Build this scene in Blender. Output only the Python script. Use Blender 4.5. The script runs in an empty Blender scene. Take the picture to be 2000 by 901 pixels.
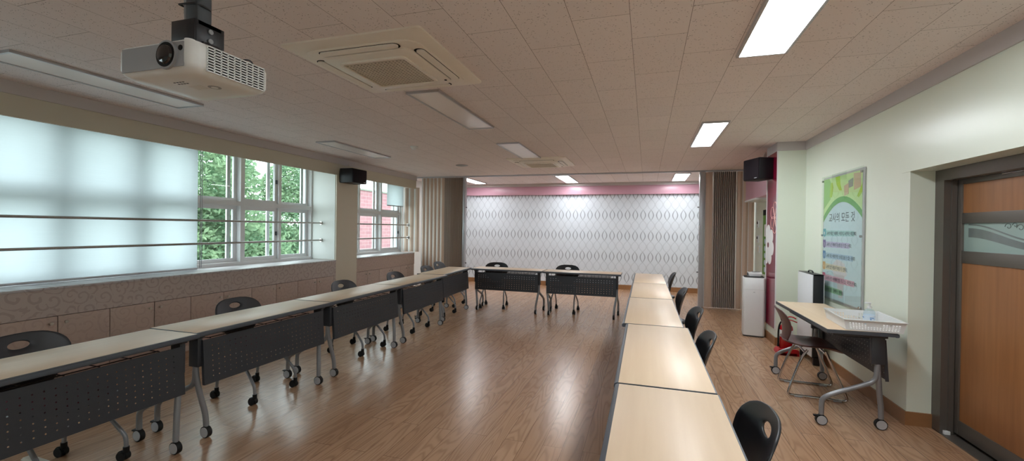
import bpy, bmesh, math, random
from math import sin, cos, pi, radians
from mathutils import Vector, Matrix
random.seed(7)
S = bpy.context.scene
COL = S.collection

# ------------------------------------------------------------------ camera, world, exposure
CAM_H = 1.417
cam_data = bpy.data.cameras.new('camera'); cam = bpy.data.objects.new('camera', cam_data); COL.objects.link(cam)
cam_data.sensor_fit = 'HORIZONTAL'; cam_data.sensor_width = 36.0; cam_data.lens = 36.0 * 855.4 / 2000.0
cam_data.clip_start = 0.02; cam_data.clip_end = 200
YAW, PIT, ROL = .29864, -.004874, .01399
right = Vector((cos(YAW), sin(YAW), 0)); fwd = Vector((-sin(YAW), cos(YAW), 0)); up = Vector((0, 0, 1))
fwd2 = cos(PIT) * fwd + sin(PIT) * up; up2 = -sin(PIT) * fwd + cos(PIT) * up
r3 = cos(ROL) * right + sin(ROL) * up2; u3 = -sin(ROL) * right + cos(ROL) * up2
M = Matrix.Identity(4)
for i in range(3):
    M[i][0] = r3[i]; M[i][1] = u3[i]; M[i][2] = -fwd2[i]
M[2][3] = CAM_H
cam.matrix_world = M
S.camera = cam
S.view_settings.view_transform = 'Standard'; S.view_settings.look = 'None'
S.view_settings.exposure = 1.85; S.view_settings.gamma = 1.0; S.view_settings.use_curve_mapping = False
SKY = 1.75            # overcast daylight
LAMP = 9.0           # lit ceiling panels
world = bpy.data.worlds.new('overcast_sky'); S.world = world; world.use_nodes = True
wn = world.node_tree; wn.nodes.clear()
wo = wn.nodes.new('ShaderNodeOutputWorld'); wb = wn.nodes.new('ShaderNodeBackground')
wb.inputs[0].default_value = (.87, .95, 1.0, 1); wb.inputs[1].default_value = SKY
wn.links.new(wb.outputs[0], wo.inputs[0])
for (py, pw) in ((1.95, 8.3), (7.65, 2.3)):           # daylight portals in the two window openings
    ld = bpy.data.lights.new('window_portal', 'AREA'); ld.shape = 'RECTANGLE'; ld.size = pw; ld.size_y = 1.6
    lo = bpy.data.objects.new('window_portal', ld); COL.objects.link(lo)
    lo.location = (-5.62, py, 1.6); lo.rotation_euler = (0, radians(-90), radians(0))
    lo.rotation_euler = Matrix(((0, 0, -1), (1, 0, 0), (0, -1, 0))).to_euler()   # emits to +x, size along y
    ld.cycles.is_portal = True
S.cycles.max_bounces = 10; S.cycles.diffuse_bounces = 6; S.cycles.transparent_max_bounces = 12
S.cycles.use_denoising = True
S.cycles.sample_clamp_indirect = 6.0

# ------------------------------------------------------------------ materials
def srgb(r, g, b):
    f = lambda c: (c / 255 / 12.92) if c / 255 <= .04045 else ((c / 255 + .055) / 1.055) ** 2.4
    return (f(r), f(g), f(b), 1)
class NT:
    def __init__(s, name):
        s.m = bpy.data.materials.new(name); s.m.use_nodes = True; s.t = s.m.node_tree; s.t.nodes.clear()
        s.o = s.n('OutputMaterial')
    def n(s, typ, **kw):
        x = s.t.nodes.new('ShaderNode' + typ)
        for k, v in kw.items(): setattr(x, k, v)
        return x
    def l(s, a, b): s.t.links.new(a, b)
    def val(s, x, v):
        if hasattr(v, 'links'): s.l(v, x)
        else: x.default_value = v
    def math(s, op, a, b=0.0, c=None):
        x = s.n('Math', operation=op); s.val(x.inputs[0], a); s.val(x.inputs[1], b)
        if c is not None: s.val(x.inputs[2], c)
        return x.outputs[0]
    def mix(s, f, a, b):
        x = s.n('Mix', data_type='RGBA'); s.val(x.inputs[0], f); s.val(x.inputs[6], a); s.val(x.inputs[7], b); return x.outputs[2]
    def ramp(s, f, stops):
        x = s.n('ValToRGB'); s.val(x.inputs[0], f); e = x.color_ramp.elements
        while len(e) < len(stops): e.new(.5)
        for q, (p, c) in zip(e, stops): q.position = p; q.color = c
        return x.outputs[0]
    def obj(s): return s.n('TexCoord').outputs['Object']
    def geo(s): return s.n('NewGeometry').outputs['Position']
    def map(s, v, loc=(0, 0, 0), rot=(0, 0, 0), sc=(1, 1, 1)):
        x = s.n('Mapping'); s.l(v, x.inputs[0]); x.inputs[1].default_value = loc; x.inputs[2].default_value = rot; x.inputs[3].default_value = sc
        return x.outputs[0]
    def noise(s, v, scale, detail=2, rough=.5):
        x = s.n('TexNoise'); s.l(v, x.inputs['Vector']); x.inputs['Scale'].default_value = scale
        x.inputs['Detail'].default_value = detail; x.inputs['Roughness'].default_value = rough; return x.outputs[0]
    def bsdf(s, color, rough=.5, metal=0, spec=.5, bump=None, bd=.2, coat=0, bdist=.002):
        p = s.n('BsdfPrincipled'); s.val(p.inputs['Base Color'], color); s.val(p.inputs['Roughness'], rough)
        p.inputs['Metallic'].default_value = metal; p.inputs['Specular IOR Level'].default_value = spec; p.inputs['Coat Weight'].default_value = coat
        if bump is not None:
            b = s.n('Bump'); b.inputs['Strength'].default_value = bd; b.inputs['Distance'].default_value = bdist; s.l(bump, b.inputs['Height']); s.l(b.outputs[0], p.inputs['Normal'])
        s.l(p.outputs[0], s.o.inputs[0]); return p
def plain(name, c, rough=.5, metal=0, spec=.5, var=.06, scale=18, bump=.0):
    k = NT(name); nz = k.noise(k.obj(), scale, 4)
    d = tuple(x * (1 - var) for x in c[:3]) + (1,); e = tuple(min(1, x * (1 + var)) for x in c[:3]) + (1,)
    k.bsdf(k.mix(nz, d, e), rough, metal, spec, nz if bump else None, bump)
    return k.m
MT = {}
MT['wall'] = plain('painted_wall_green_white', srgb(228, 236, 222), .28, 0, .5, .02, 3, .02)
MT['wall_beige'] = plain('painted_beige', srgb(205, 200, 184), .5, 0, .4, .02, 4)
MT['wall_white'] = plain('painted_white', srgb(225, 228, 224), .45, 0, .4, .02, 4)
MT['cornice'] = plain('cornice_grey', srgb(200, 195, 196), .55, 0, .4, .02, 6)
MT['cream'] = plain('cream_wall', srgb(215, 208, 190), .5, 0, .4, .02, 6)
MT['pink'] = plain('pink_panel', srgb(208, 162, 180), .3, 0, .5, .02, 6)
MT['basewood'] = plain('baseboard_wood', srgb(150, 108, 72), .4, 0, .4, .12, 22)
MT['pvc'] = plain('window_frame_white', srgb(226, 226, 228), .3, 0, .5, .02, 9)
MT['steel'] = plain('stainless_rail', srgb(170, 165, 160), .25, .9, .5, .03, 30)
MT['black'] = plain('black_plastic', srgb(26, 28, 34), .38, 0, .5, .08, 60)
MT['rubber'] = plain('black_rubber', srgb(20, 20, 21), .55, 0, .3, .1, 60)
MT['maroon'] = plain('maroon_fabric', srgb(96, 40, 52), .85, 0, .2, .15, 300)
MT['tube'] = plain('grey_painted_tube', srgb(138, 140, 144), .35, .25, .5, .04, 30)
MT['darktube'] = plain('charcoal_bracket', srgb(58, 61, 66), .45, .1, .5, .06, 40)
MT['panelgrey'] = plain('charcoal_steel_panel', srgb(60, 63, 68), .5, .2, .4, .05, 50)
MT['edge'] = plain('table_edge_band', srgb(72, 78, 86), .4, 0, .5, .06, 40)
MT['disc'] = plain('caster_disc_grey', srgb(176, 178, 182), .4, 0, .5, .03, 40)
MT['white'] = plain('white_plastic', srgb(228, 230, 230), .35, 0, .5, .02, 20)
MT['offwhite'] = plain('offwhite_plastic', srgb(240, 232, 220), .4, 0, .5, .02, 20)
MT['greyplastic'] = plain('grey_plastic', srgb(150, 152, 156), .4, 0, .5, .03, 20)
MT['dark'] = plain('dark_gap', srgb(22, 20, 19), .7, 0, .2, .1, 20)
MT['vent'] = plain('vent_brown', srgb(206, 196, 178), .6, 0, .3, .1, 20)
MT['chrome'] = plain('chrome', srgb(200, 200, 202), .12, 1, .5, .02, 20)
MT['brownplastic'] = plain('brown_plastic', srgb(96, 66, 66), .35, 0, .5, .08, 40)
MT['red'] = plain('red_enamel', srgb(178, 16, 28), .25, 0, .6, .06, 30)
MT['reddark'] = plain('red_plastic', srgb(190, 20, 34), .4, 0, .5, .06, 30)
MT['doorframe'] = plain('dark_aluminium', srgb(108, 102, 96), .38, .4, .5, .04, 30)
MT['gold'] = plain('brass', srgb(190, 160, 90), .3, .9, .5, .04, 30)
MT['magenta'] = plain('magenta_gloss_panel', srgb(126, 16, 50), .12, 0, .6, .04, 2)
MT['flower'] = plain('white_decal', srgb(232, 234, 232), .4, 0, .4, .02, 9)
MT['flowerline'] = plain('cream_decal_line', srgb(226, 190, 180), .4, 0, .4, .02, 9)
MT['ink'] = plain('dark_ink', srgb(52, 62, 74), .6, 0, .3, .05, 30)
MT['speaker'] = plain('speaker_black', srgb(24, 24, 29), .5, 0, .4, .1, 120)
MT['grille'] = plain('speaker_grille', srgb(30, 24, 30), .75, 0, .2, .25, 400)
MT['panelwhite'] = plain('white_board', srgb(224, 228, 232), .35, 0, .5, .02, 8)
MT['lens'] = plain('lens_glass', srgb(16, 16, 22), .05, 0, .8, .1, 10)
MT['concrete'] = plain('ground_grey', srgb(120, 122, 112), .9, 0, .2, .2, 2)
MT['bark'] = plain('bark', srgb(86, 72, 58), .9, 0, .2, .3, 12)
MT['diffoff'] = plain('unlit_diffuser', srgb(250, 244, 242), .25, 0, .5, .02, 8)
MT['alu'] = plain('aluminium', srgb(190, 190, 194), .35, .5, .5, .03, 30)
MT['strip'] = plain('cable_cover_grey', srgb(196, 188, 176), .4, .2, .5, .05, 30)
MT['label'] = plain('white_label', srgb(222, 222, 220), .5, 0, .3, .02, 30)
MT['green'] = plain('banner_green', srgb(104, 150, 62), .5, 0, .3, .06, 8)

def m_ceiling():
    k = NT('acoustic_ceiling_tile'); g = k.geo(); sx = k.n('SeparateXYZ'); k.l(g, sx.inputs[0])
    cv = k.n('CombineXYZ'); k.l(k.math('ADD', sx.outputs[1], -2.352 + 6.2), cv.inputs[0]); k.l(k.math('ADD', sx.outputs[0], .1 + .305 * 40), cv.inputs[1])
    b = k.n('TexBrick', offset=.5, offset_frequency=2); k.l(cv.outputs[0], b.inputs['Vector'])
    b.inputs['Scale'].default_value = 1; b.inputs['Brick Width'].default_value = .62; b.inputs['Row Height'].default_value = .305
    b.inputs['Mortar Size'].default_value = .0013; b.inputs['Mortar Smooth'].default_value = .2; b.inputs['Bias'].default_value = 0
    b.inputs['Color1'].default_value = srgb(234, 224, 222); b.inputs['Color2'].default_value = srgb(238, 228, 226); b.inputs['Mortar'].default_value = srgb(120, 106, 100)
    v = k.n('TexVoronoi'); k.l(k.map(g, sc=(34, 60, 34)), v.inputs['Vector']); v.inputs['Scale'].default_value = 1.6
    nz = k.noise(g, 30, 3)
    spk = k.math('MULTIPLY', k.math('LESS_THAN', v.outputs['Distance'], .2), k.math('GREATER_THAN', nz, .5))
    col = k.mix(k.math('MULTIPLY', spk, .8), b.outputs[0], srgb(104, 90, 86))
    k.bsdf(col, .85, 0, .2); return k.m
MT['ceiling'] = m_ceiling()

def m_floor():
    k = NT('oak_laminate_floor'); g = k.geo(); sx = k.n('SeparateXYZ'); k.l(g, sx.inputs[0])
    cv = k.n('CombineXYZ'); k.l(k.math('ADD', sx.outputs[1], 20), cv.inputs[0]); k.l(k.math('ADD', sx.outputs[0], 20), cv.inputs[1])
    def brick(c1, c2, mo, ms):
        b = k.n('TexBrick', offset=.37, offset_frequency=2); k.l(cv.outputs[0], b.inputs['Vector'])
        b.inputs['Scale'].default_value = 1; b.inputs['Brick Width'].default_value = 1.2; b.inputs['Row Height'].default_value = .13
        b.inputs['Mortar Size'].default_value = ms; b.inputs['Mortar Smooth'].default_value = .1
        b.inputs['Color1'].default_value = c1; b.inputs['Color2'].default_value = c2; b.inputs['Mortar'].default_value = mo; return b
    rnd = brick((0, 0, 0, 1), (1, 1, 1, 1), (.5, .5, .5, 1), 0.0)
    seam = brick((1, 1, 1, 1), (1, 1, 1, 1), (0, 0, 0, 1), .0011)
    off = k.math('MULTIPLY', rnd.outputs[0], 40.0)
    gv = k.n('CombineXYZ'); k.l(k.math('MULTIPLY_ADD', sx.outputs[0], 9.0, off), gv.inputs[0]); k.l(k.math('MULTIPLY', sx.outputs[1], 1.1), gv.inputs[1]); k.l(off, gv.inputs[2])
    nz = k.noise(gv.outputs[0], .8, 1.5, .45)
    ring = k.math('SINE', k.math('MULTIPLY', nz, 95.0))
    ringm = k.math('POWER', k.math('MULTIPLY_ADD', ring, .5, .5), 2.2)
    fv = k.n('CombineXYZ'); k.l(k.math('MULTIPLY', sx.outputs[0], 170), fv.inputs[0]); k.l(k.math('MULTIPLY', sx.outputs[1], 5), fv.inputs[1])
    fine = k.noise(fv.outputs[0], 1, 3, .6)
    base = k.mix(rnd.outputs[0], srgb(177, 140, 110), srgb(190, 154, 124))
    c = k.mix(k.math('MULTIPLY', ringm, .36), base, srgb(116, 80, 56))
    c = k.mix(k.math('MULTIPLY', fine, .30), c, srgb(146, 110, 82))
    c = k.mix(seam.outputs[0], srgb(86, 56, 38), c)
    k.bsdf(c, k.math('MULTIPLY_ADD', fine, .1, .2), 0, .5, fine, .04); return k.m
MT['floor'] = m_floor()

def m_wood(name, a, b, sc=(3, 40, 40), rough=.32, amt=.6, spec=.5):
    k = NT(name); o = k.obj()
    n1 = k.noise(k.map(o, sc=sc), 1, 3, .55); n2 = k.noise(k.map(o, sc=tuple(x * .25 for x in sc)), 1, 2, .5)
    f = k.math('ADD', k.math('MULTIPLY', n1, amt), k.math('MULTIPLY', n2, 1 - amt))
    k.bsdf(k.ramp(f, [(.3, a), (.7, b)]), rough, 0, spec); return k.m
MT['beech'] = m_wood('beech_laminate', srgb(220, 194, 164), srgb(231, 207, 178), (1.6, 26, 26), .38, .5, .6)
MT['doorwood'] = m_wood('door_veneer', srgb(140, 92, 54), srgb(162, 110, 68), (2, 30, 2), .4)

def m_backwall():
    k = NT('relief_wallpaper_white'); g = k.geo(); sx = k.n('SeparateXYZ'); k.l(g, sx.inputs[0])
    W, Pp = .177, .495
    c = k.math('COSINE', k.math('MULTIPLY', k.math('ADD', sx.outputs[2], -1.77), 2 * pi / Pp))
    pos = k.math('MAXIMUM', c, 0.0); neg = k.math('MINIMUM', c, 0.0)
    amp = k.math('ADD', k.math('MULTIPLY', pos, .3), k.math('MULTIPLY', neg, .46))
    xs = k.math('ADD', k.math('DIVIDE', sx.outputs[0], W), 100)
    def line(sg, w):
        d = k.math('ABSOLUTE', k.math('SUBTRACT', k.math('FRACT', k.math('ADD', xs, k.math('MULTIPLY', amp, sg))), .5))
        return k.math('LESS_THAN', d, w)
    l1 = line(1, .062); l2 = line(-1, .062)
    h = k.math('MAXIMUM', l1, l2)
    st = k.math('ADD', k.math('MULTIPLY', k.math('MAXIMUM', c, -.3), .36), .28)
    st = k.math('MAXIMUM', st, .08)
    col = k.mix(k.math('MULTIPLY', h, st), srgb(216, 224, 232), srgb(88, 98, 110))
    k.bsdf(col, .45, 0, .4, h, .25); return k.m
MT['backwall'] = m_backwall()

def m_damask(name, base, line, amt):
    k = NT(name); g = k.geo(); sx = k.n('SeparateXYZ'); k.l(g, sx.inputs[0])
    cv = k.n('CombineXYZ'); k.l(sx.outputs[1], cv.inputs[0]); k.l(sx.outputs[2], cv.inputs[1])
    v = k.n('TexVoronoi'); k.l(cv.outputs[0], v.inputs['Vector']); v.inputs['Scale'].default_value = 8.5
    nz = k.noise(cv.outputs[0], 14, 1)
    # spiral: distance phase + angle from cell centre
    sub = k.n('VectorMath', operation='SUBTRACT'); k.l(cv.outputs[0], sub.inputs[0])
    pos = v.outputs['Position']; k.l(pos, sub.inputs[1])
    s2 = k.n('SeparateXYZ'); k.l(sub.outputs[0], s2.inputs[0])
    ang = k.math('ARCTAN2', s2.outputs[1], s2.outputs[0])
    ph = k.math('ADD', k.math('MULTIPLY', v.outputs['Distance'], 15.0), k.math('ADD', ang, k.math('MULTIPLY', nz, 3)))
    f = k.math('GREATER_THAN', k.math('SINE', ph), .62)
    k.bsdf(k.mix(k.math('MULTIPLY', f, amt), base, line), .42, 0, .45); return k.m
MT['damask'] = m_damask('scroll_pattern_laminate', srgb(192, 180, 174), srgb(150, 130, 124), .42)
MT['damasktop'] = m_damask('scroll_pattern_sill', srgb(196, 192, 194), srgb(150, 140, 140), .5)
MT['damaskdoor'] = m_damask('scroll_pattern_door', srgb(190, 170, 158), srgb(160, 138, 128), .28)

def m_glass(name, tint=(1, 1, 1, 1), refl=.08, rough=0.0):
    k = NT(name); t = k.n('BsdfTransparent'); t.inputs[0].default_value = tint
    g = k.n('BsdfGlossy'); g.inputs['Roughness'].default_value = rough
    f = k.n('Fresnel'); f.inputs[0].default_value = 1.45
    bf = k.math('SUBTRACT', 1.0, k.n('NewGeometry').outputs['Backfacing']); x = k.n('MixShader'); k.l(k.math('MULTIPLY', f.outputs[0], bf), x.inputs[0]); k.l(t.outputs[0], x.inputs[1]); k.l(g.outputs[0], x.inputs[2])
    k.l(x.outputs[0], k.o.inputs[0]); return k.m
MT['glass'] = m_glass('window_glass', (.93, .98, .97, 1))
MT['acrylic'] = m_glass('acrylic_sheet', (.96, .99, .97, 1))
MT['bottleglass'] = m_glass('clear_blue_plastic', (.86, .93, .97, 1), .08, .08)
MT['doorglass'] = plain('frosted_door_glass', srgb(150, 172, 166), .2, 0, .5, .04, 4)
MT['doorglassclear'] = plain('clear_stripe_glass', srgb(112, 122, 120), .08, 0, .6, .3, 9)
def m_blind():
    k = NT('translucent_blind_fabric'); d = k.n('BsdfDiffuse'); t = k.n('BsdfTranslucent')
    nz = k.noise(k.map(k.obj(), sc=(1, 3, 200)), 1, 2)
    c = k.mix(nz, (.68, .71, .72, 1), (.73, .76, .77, 1))
    k.l(c, d.inputs[0]); k.l(c, t.inputs[0])
    x = k.n('MixShader'); x.inputs[0].default_value = .86; k.l(d.outputs[0], x.inputs[1]); k.l(t.outputs[0], x.inputs[2]); k.l(x.outputs[0], k.o.inputs[0]); return k.m
MT['blind'] = m_blind()
def m_emit(name, c, s):
    k = NT(name); e = k.n('Emission'); e.inputs[0].default_value = c; e.inputs[1].default_value = s; k.l(e.outputs[0], k.o.inputs[0]); return k.m
MT['lamp'] = m_emit('lit_diffuser', (.92, .97, 1.0, 1), LAMP); MT['lampfar'] = m_emit('lit_diffuser_far', (.97, .985, 1.0, 1), LAMP * .8)
def m_leaf(name, a, b):
    k = NT(name); n = k.noise(k.geo(), 2.2, 3, .7); c = k.ramp(n, [(.35, a), (.65, b)])
    d = k.n('BsdfDiffuse'); t = k.n('BsdfTranslucent'); k.l(c, d.inputs[0]); k.l(c, t.inputs[0])
    x = k.n('MixShader'); x.inputs[0].default_value = .4; k.l(d.outputs[0], x.inputs[1]); k.l(t.outputs[0], x.inputs[2]); k.l(x.outputs[0], k.o.inputs[0]); return k.m
MT['leaf'] = m_leaf('leaf_green', srgb(92, 122, 94), srgb(148, 170, 134))
MT['leafdark'] = m_leaf('leaf_dark', srgb(66, 92, 74), srgb(98, 122, 96))
MT['pine'] = m_leaf('pine_green', srgb(58, 72, 64), srgb(84, 98, 86))
def m_brick():
    k = NT('red_brick'); g = k.geo(); sx = k.n('SeparateXYZ'); k.l(g, sx.inputs[0])
    cv = k.n('CombineXYZ'); k.l(k.math('ADD', sx.outputs[1], k.math('ADD', sx.outputs[0], 40)), cv.inputs[0]); k.l(k.math('ADD', sx.outputs[2], 10), cv.inputs[1])
    b = k.n('TexBrick'); k.l(cv.outputs[0], b.inputs['Vector']); b.inputs['Scale'].default_value = 1
    b.inputs['Brick Width'].default_value = .42; b.inputs['Row Height'].default_value = .16; b.inputs['Mortar Size'].default_value = .012
    b.inputs['Color1'].default_value = srgb(142, 104, 106); b.inputs['Color2'].default_value = srgb(134, 95, 99); b.inputs['Mortar'].default_value = srgb(148, 122, 123)
    k.bsdf(b.outputs[0], .9, 0, .2); return k.m
MT['brick'] = m_brick()
def m_fold(name, a, b):
    k = NT(name); sx = k.n('SeparateXYZ'); k.l(k.geo(), sx.inputs[0]); nz = k.noise(k.geo(), 40, 2)
    k.bsdf(k.mix(nz, a, b), .5, 0, .35); return k.m
MT['foldochre'] = m_fold('partition_ochre', srgb(204, 178, 160), srgb(210, 186, 168))
MT['foldgrey'] = m_fold('partition_grey', srgb(222, 211, 204), srgb(228, 218, 210))
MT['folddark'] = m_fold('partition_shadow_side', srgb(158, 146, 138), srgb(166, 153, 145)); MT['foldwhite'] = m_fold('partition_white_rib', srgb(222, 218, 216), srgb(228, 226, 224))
MT['post'] = plain('lead_post_grey', srgb(176, 178, 184), .35, .3, .5, .03, 20)
for nm, c in dict(p_sky=(196, 214, 224), p_green=(150, 196, 120), p_band=(104, 168, 92), p_lime=(172, 204, 70), p_pale=(196, 222, 160), p_teal=(84, 168, 188), p_purple=(120, 96, 160), p_blue=(80, 132, 190), p_orange=(214, 160, 92), p_crim=(190, 80, 116), p_dgreen=(40, 120, 76),
                  b_teal=(160, 200, 204), b_purple=(186, 178, 214), b_blue=(166, 192, 218), b_orange=(214, 200, 176), b_crim=(214, 166, 186), b_dgreen=(150, 190, 158), p_pink=(210, 203, 210), p_tan=(200, 176, 150), p_grey=(150, 158, 150)).items():
    MT[nm] = plain('print_' + nm[2:], srgb(*c), .5, 0, .3, .02, 12)

# ------------------------------------------------------------------ mesh helpers
class MB:
    def __init__(s): s.v = []; s.f = []; s.mi = []; s.k = 0
    def mat(s, k): s.k = k; return s
    def add(s, vs, fs):
        b = len(s.v); s.v += [Vector(v) for v in vs]; s.f += [[b + i for i in f] for f in fs]; s.mi += [s.k] * len(fs); return s
    def box(s, a, b):
        x0, y0, z0 = a; x1, y1, z1 = b
        return s.add([(x0, y0, z0), (x1, y0, z0), (x1, y1, z0), (x0, y1, z0), (x0, y0, z1), (x1, y0, z1), (x1, y1, z1), (x0, y1, z1)],
                     [(0, 3, 2, 1), (4, 5, 6, 7), (0, 1, 5, 4), (1, 2, 6, 5), (2, 3, 7, 6), (3, 0, 4, 7)])
    def cbox(s, a, b, c=.004):           # chamfered box
        x0, y0, z0 = a; x1, y1, z1 = b; bm = bmesh.new()
        vs = [bm.verts.new(p) for p in ((x0, y0, z0), (x1, y0, z0), (x1, y1, z0), (x0, y1, z0), (x0, y0, z1), (x1, y0, z1), (x1, y1, z1), (x0, y1, z1))]
        for f in ((0, 3, 2, 1), (4, 5, 6, 7), (0, 1, 5, 4), (1, 2, 6, 5), (2, 3, 7, 6), (3, 0, 4, 7)): bm.faces.new([vs[i] for i in f])
        bmesh.ops.bevel(bm, geom=bm.edges[:], offset=c, segments=2, affect='EDGES', profile=.5)
        bm.verts.index_update(); s.add([v.co.copy() for v in bm.verts], [[v.index for v in f.verts] for f in bm.faces]); bm.free(); return s
    def cyl(s, p, q, r, n=16, r2=None, caps=True):
        p = Vector(p); q = Vector(q); d = (q - p).normalized(); a = d.orthogonal().normalized(); b = d.cross(a); r2 = r if r2 is None else r2
        vs = [p + r * (cos(t) * a + sin(t) * b) for t in [2 * pi * i / n for i in range(n)]] + [q + r2 * (cos(t) * a + sin(t) * b) for t in [2 * pi * i / n for i in range(n)]]
        fs = [(i, (i + 1) % n, n + (i + 1) % n, n + i) for i in range(n)]
        if caps: fs += [list(range(n))[::-1], list(range(n, 2 * n))]
        return s.add(vs, fs)
    def tube(s, pts, r, n=10, smooth=3):
        P = [Vector(p) for p in pts]
        for _ in range(smooth):           # corner cutting keeps the ends
            if len(P) < 3: break
            Q = [P[0]]
            for i in range(len(P) - 1):
                a, b = P[i], P[i + 1]
                if i > 0: Q.append(a.lerp(b, .25))
                if i < len(P) - 2: Q.append(a.lerp(b, .75))
            Q.append(P[-1]); P = Q
        T = [(P[min(i + 1, len(P) - 1)] - P[max(i - 1, 0)]).normalized() for i in range(len(P))]
        u = T[0].orthogonal().normalized(); vs = []; 
        for p, t in zip(P, T):
            u = (u - t * u.dot(t)).normalized(); w = t.cross(u)
            rr = r
            vs += [p + rr * (cos(a) * u + sin(a) * w) for a in [2 * pi * i / n for i in range(n)]]
        m = len(P); fs = []
        for j in range(m - 1):
            for i in range(n): fs.append((j * n + i, j * n + (i + 1) % n, (j + 1) * n + (i + 1) % n, (j + 1) * n + i))
        fs += [list(range(n))[::-1], list(range((m - 1) * n, m * n))]
        return s.add(vs, fs)
    def lathe(s, prof, o=(0, 0, 0), n=24):
        o = Vector(o); vs = []; fs = []
        for (r, z) in prof: vs += [o + Vector((max(r, 1e-4) * cos(2 * pi * i / n), max(r, 1e-4) * sin(2 * pi * i / n), z)) for i in range(n)]
        for j in range(len(prof) - 1):
            for i in range(n): fs.append((j * n + i, j * n + (i + 1) % n, (j + 1) * n + (i + 1) % n, (j + 1) * n + i))
        fs += [list(range(n))[::-1], list(range((len(prof) - 1) * n, len(prof) * n))]
        return s.add(vs, fs)
    def prism(s, poly, d0, d1, fr):       # poly in 2D, frame fr(u,v,w)->3D
        n = len(poly); vs = [fr(u, v, d0) for u, v in poly] + [fr(u, v, d1) for u, v in poly]
        fs = [list(range(n))[::-1], list(range(n, 2 * n))] + [(i, (i + 1) % n, n + (i + 1) % n, n + i) for i in range(n)]
        return s.add(vs, fs)
    def xf(s, mat): s.v = [mat @ v for v in s.v]; return s
    def obj(s, name, mats, parent=None, smooth=0, fix=True):
        me = bpy.data.meshes.new(name); me.from_pydata([tuple(v) for v in s.v], [], s.f)
        if not isinstance(mats, (list, tuple)): mats = [mats]
        for m in mats: me.materials.append(MT[m] if isinstance(m, str) else m)
        me.polygons.foreach_set('material_index', s.mi)
        if fix:
            bm = bmesh.new(); bm.from_mesh(me); bmesh.ops.recalc_face_normals(bm, faces=bm.faces[:]); bm.to_mesh(me); bm.free()
        if smooth:
            for p in me.polygons: p.use_smooth = True
            me.set_sharp_from_angle(angle=radians(smooth))
        me.update()
        o = bpy.data.objects.new(name, me); COL.objects.link(o)
        if parent: o.parent = parent
        return o
def tag(o, label, cat, group=None):
    o['label'] = label; o['category'] = cat
    if group: o['group'] = group
    return o
def thing(name, label, cat, loc=(0, 0, 0), rz=0, group=None):
    o = bpy.data.objects.new(name, None); COL.objects.link(o); o.empty_display_size = .1
    o.location = loc; o.rotation_euler = (0, 0, rz); return tag(o, label, cat, group)
def struct(o): o['kind'] = 'structure'; return o
def kids(o): return [c for c in bpy.data.objects if c.parent == o]
def dup(root, loc=None, rz=None, label=None):
    r = root.copy(); COL.objects.link(r)
    if loc is not None: r.location = loc
    if rz is not None: r.rotation_euler = (0, 0, rz)
    if label: r['label'] = label
    def rec(src, dst):
        for c in kids(src):
            d = c.copy(); COL.objects.link(d); d.parent = dst; rec(c, d)
    rec(root, r); return r
XYZ = lambda u, v, w: (u, v, w)
def rot_about(loc, rz): return Matrix.Translation(loc) @ Matrix.Rotation(rz, 4, 'Z')

# ------------------------------------------------------------------ room shell
CEIL = 2.539; XR = 1.86; XL = -4.87; XW = -5.32; YB = 10.75; YN = -2.6
B = lambda *bx: [MB().box(a, b) for a, b in bx]
def bxs(name, mat, boxes, parent=None, ch=0):
    m = MB()
    for a, b in boxes: m.cbox(a, b, ch) if ch else m.box(a, b)
    return m.obj(name, mat, parent, 40 if ch else 0)
struct(bxs('floor', 'floor', [((-5.6, YN - .1, -.08), (2.6, YB + .2, 0))]))
struct(bxs('ceiling', 'ceiling', [((-5.6, YN - .1, CEIL), (2.6, YB + .2, CEIL + .08))]))
struct(bxs('wall_back', 'backwall', [((-5.6, YB, 0), (2.6, YB + .15, CEIL))]))
struct(bxs('wall_front', 'wall_white', [((-5.6, YN - .15, 0), (2.6, YN, CEIL))]))
# right wall with door opening y 2.1..3.95 , z 0..1.88
DZ = 1.88; DY0, DY1 = 1.9, 3.97
struct(bxs('wall_right', 'wall', [((XR, DY1, 0), (2.3, YB, CEIL)), ((XR, YN, 0), (2.3, DY0, CEIL)), ((XR, DY0, DZ), (2.3, DY1, CEIL))]))
struct(bxs('trim_1', 'wall', [((XR - .006, DY0 - .12, DZ), (XR + .001, DY1 + .11, DZ + .12))]))
# left wall: outside the windows
WZ0, WZ1 = .885, 2.44
W1Y0, W1Y1 = -2.1, 6.02; W2Y0, W2Y1 = 6.56, 8.76
struct(bxs('wall_left', 'wall_white', [((-5.6, YN, 0), (XW, YB, WZ0 - .03)), ((-5.6, YN, WZ1), (XW, YB, CEIL)), ((-5.6, YN, WZ0 - .03), (XW, W1Y0, WZ1)), ((-5.6, W1Y1, WZ0 - .03), (XW, W2Y0, WZ1)), ((-5.6, W2Y1, WZ0 - .03), (XW, YB, WZ1)),
     ((XW, YN, 0), (XL - .022, W1Y0, 2.44))]))
struct(bxs('wall_pillar', ['cream'], [((XW, W1Y1, 0), (XL - .0225, W2Y0, 2.44)), ((XL - .0225, W1Y1, 0), (XL, W2Y0, 2.255))]))
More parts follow.
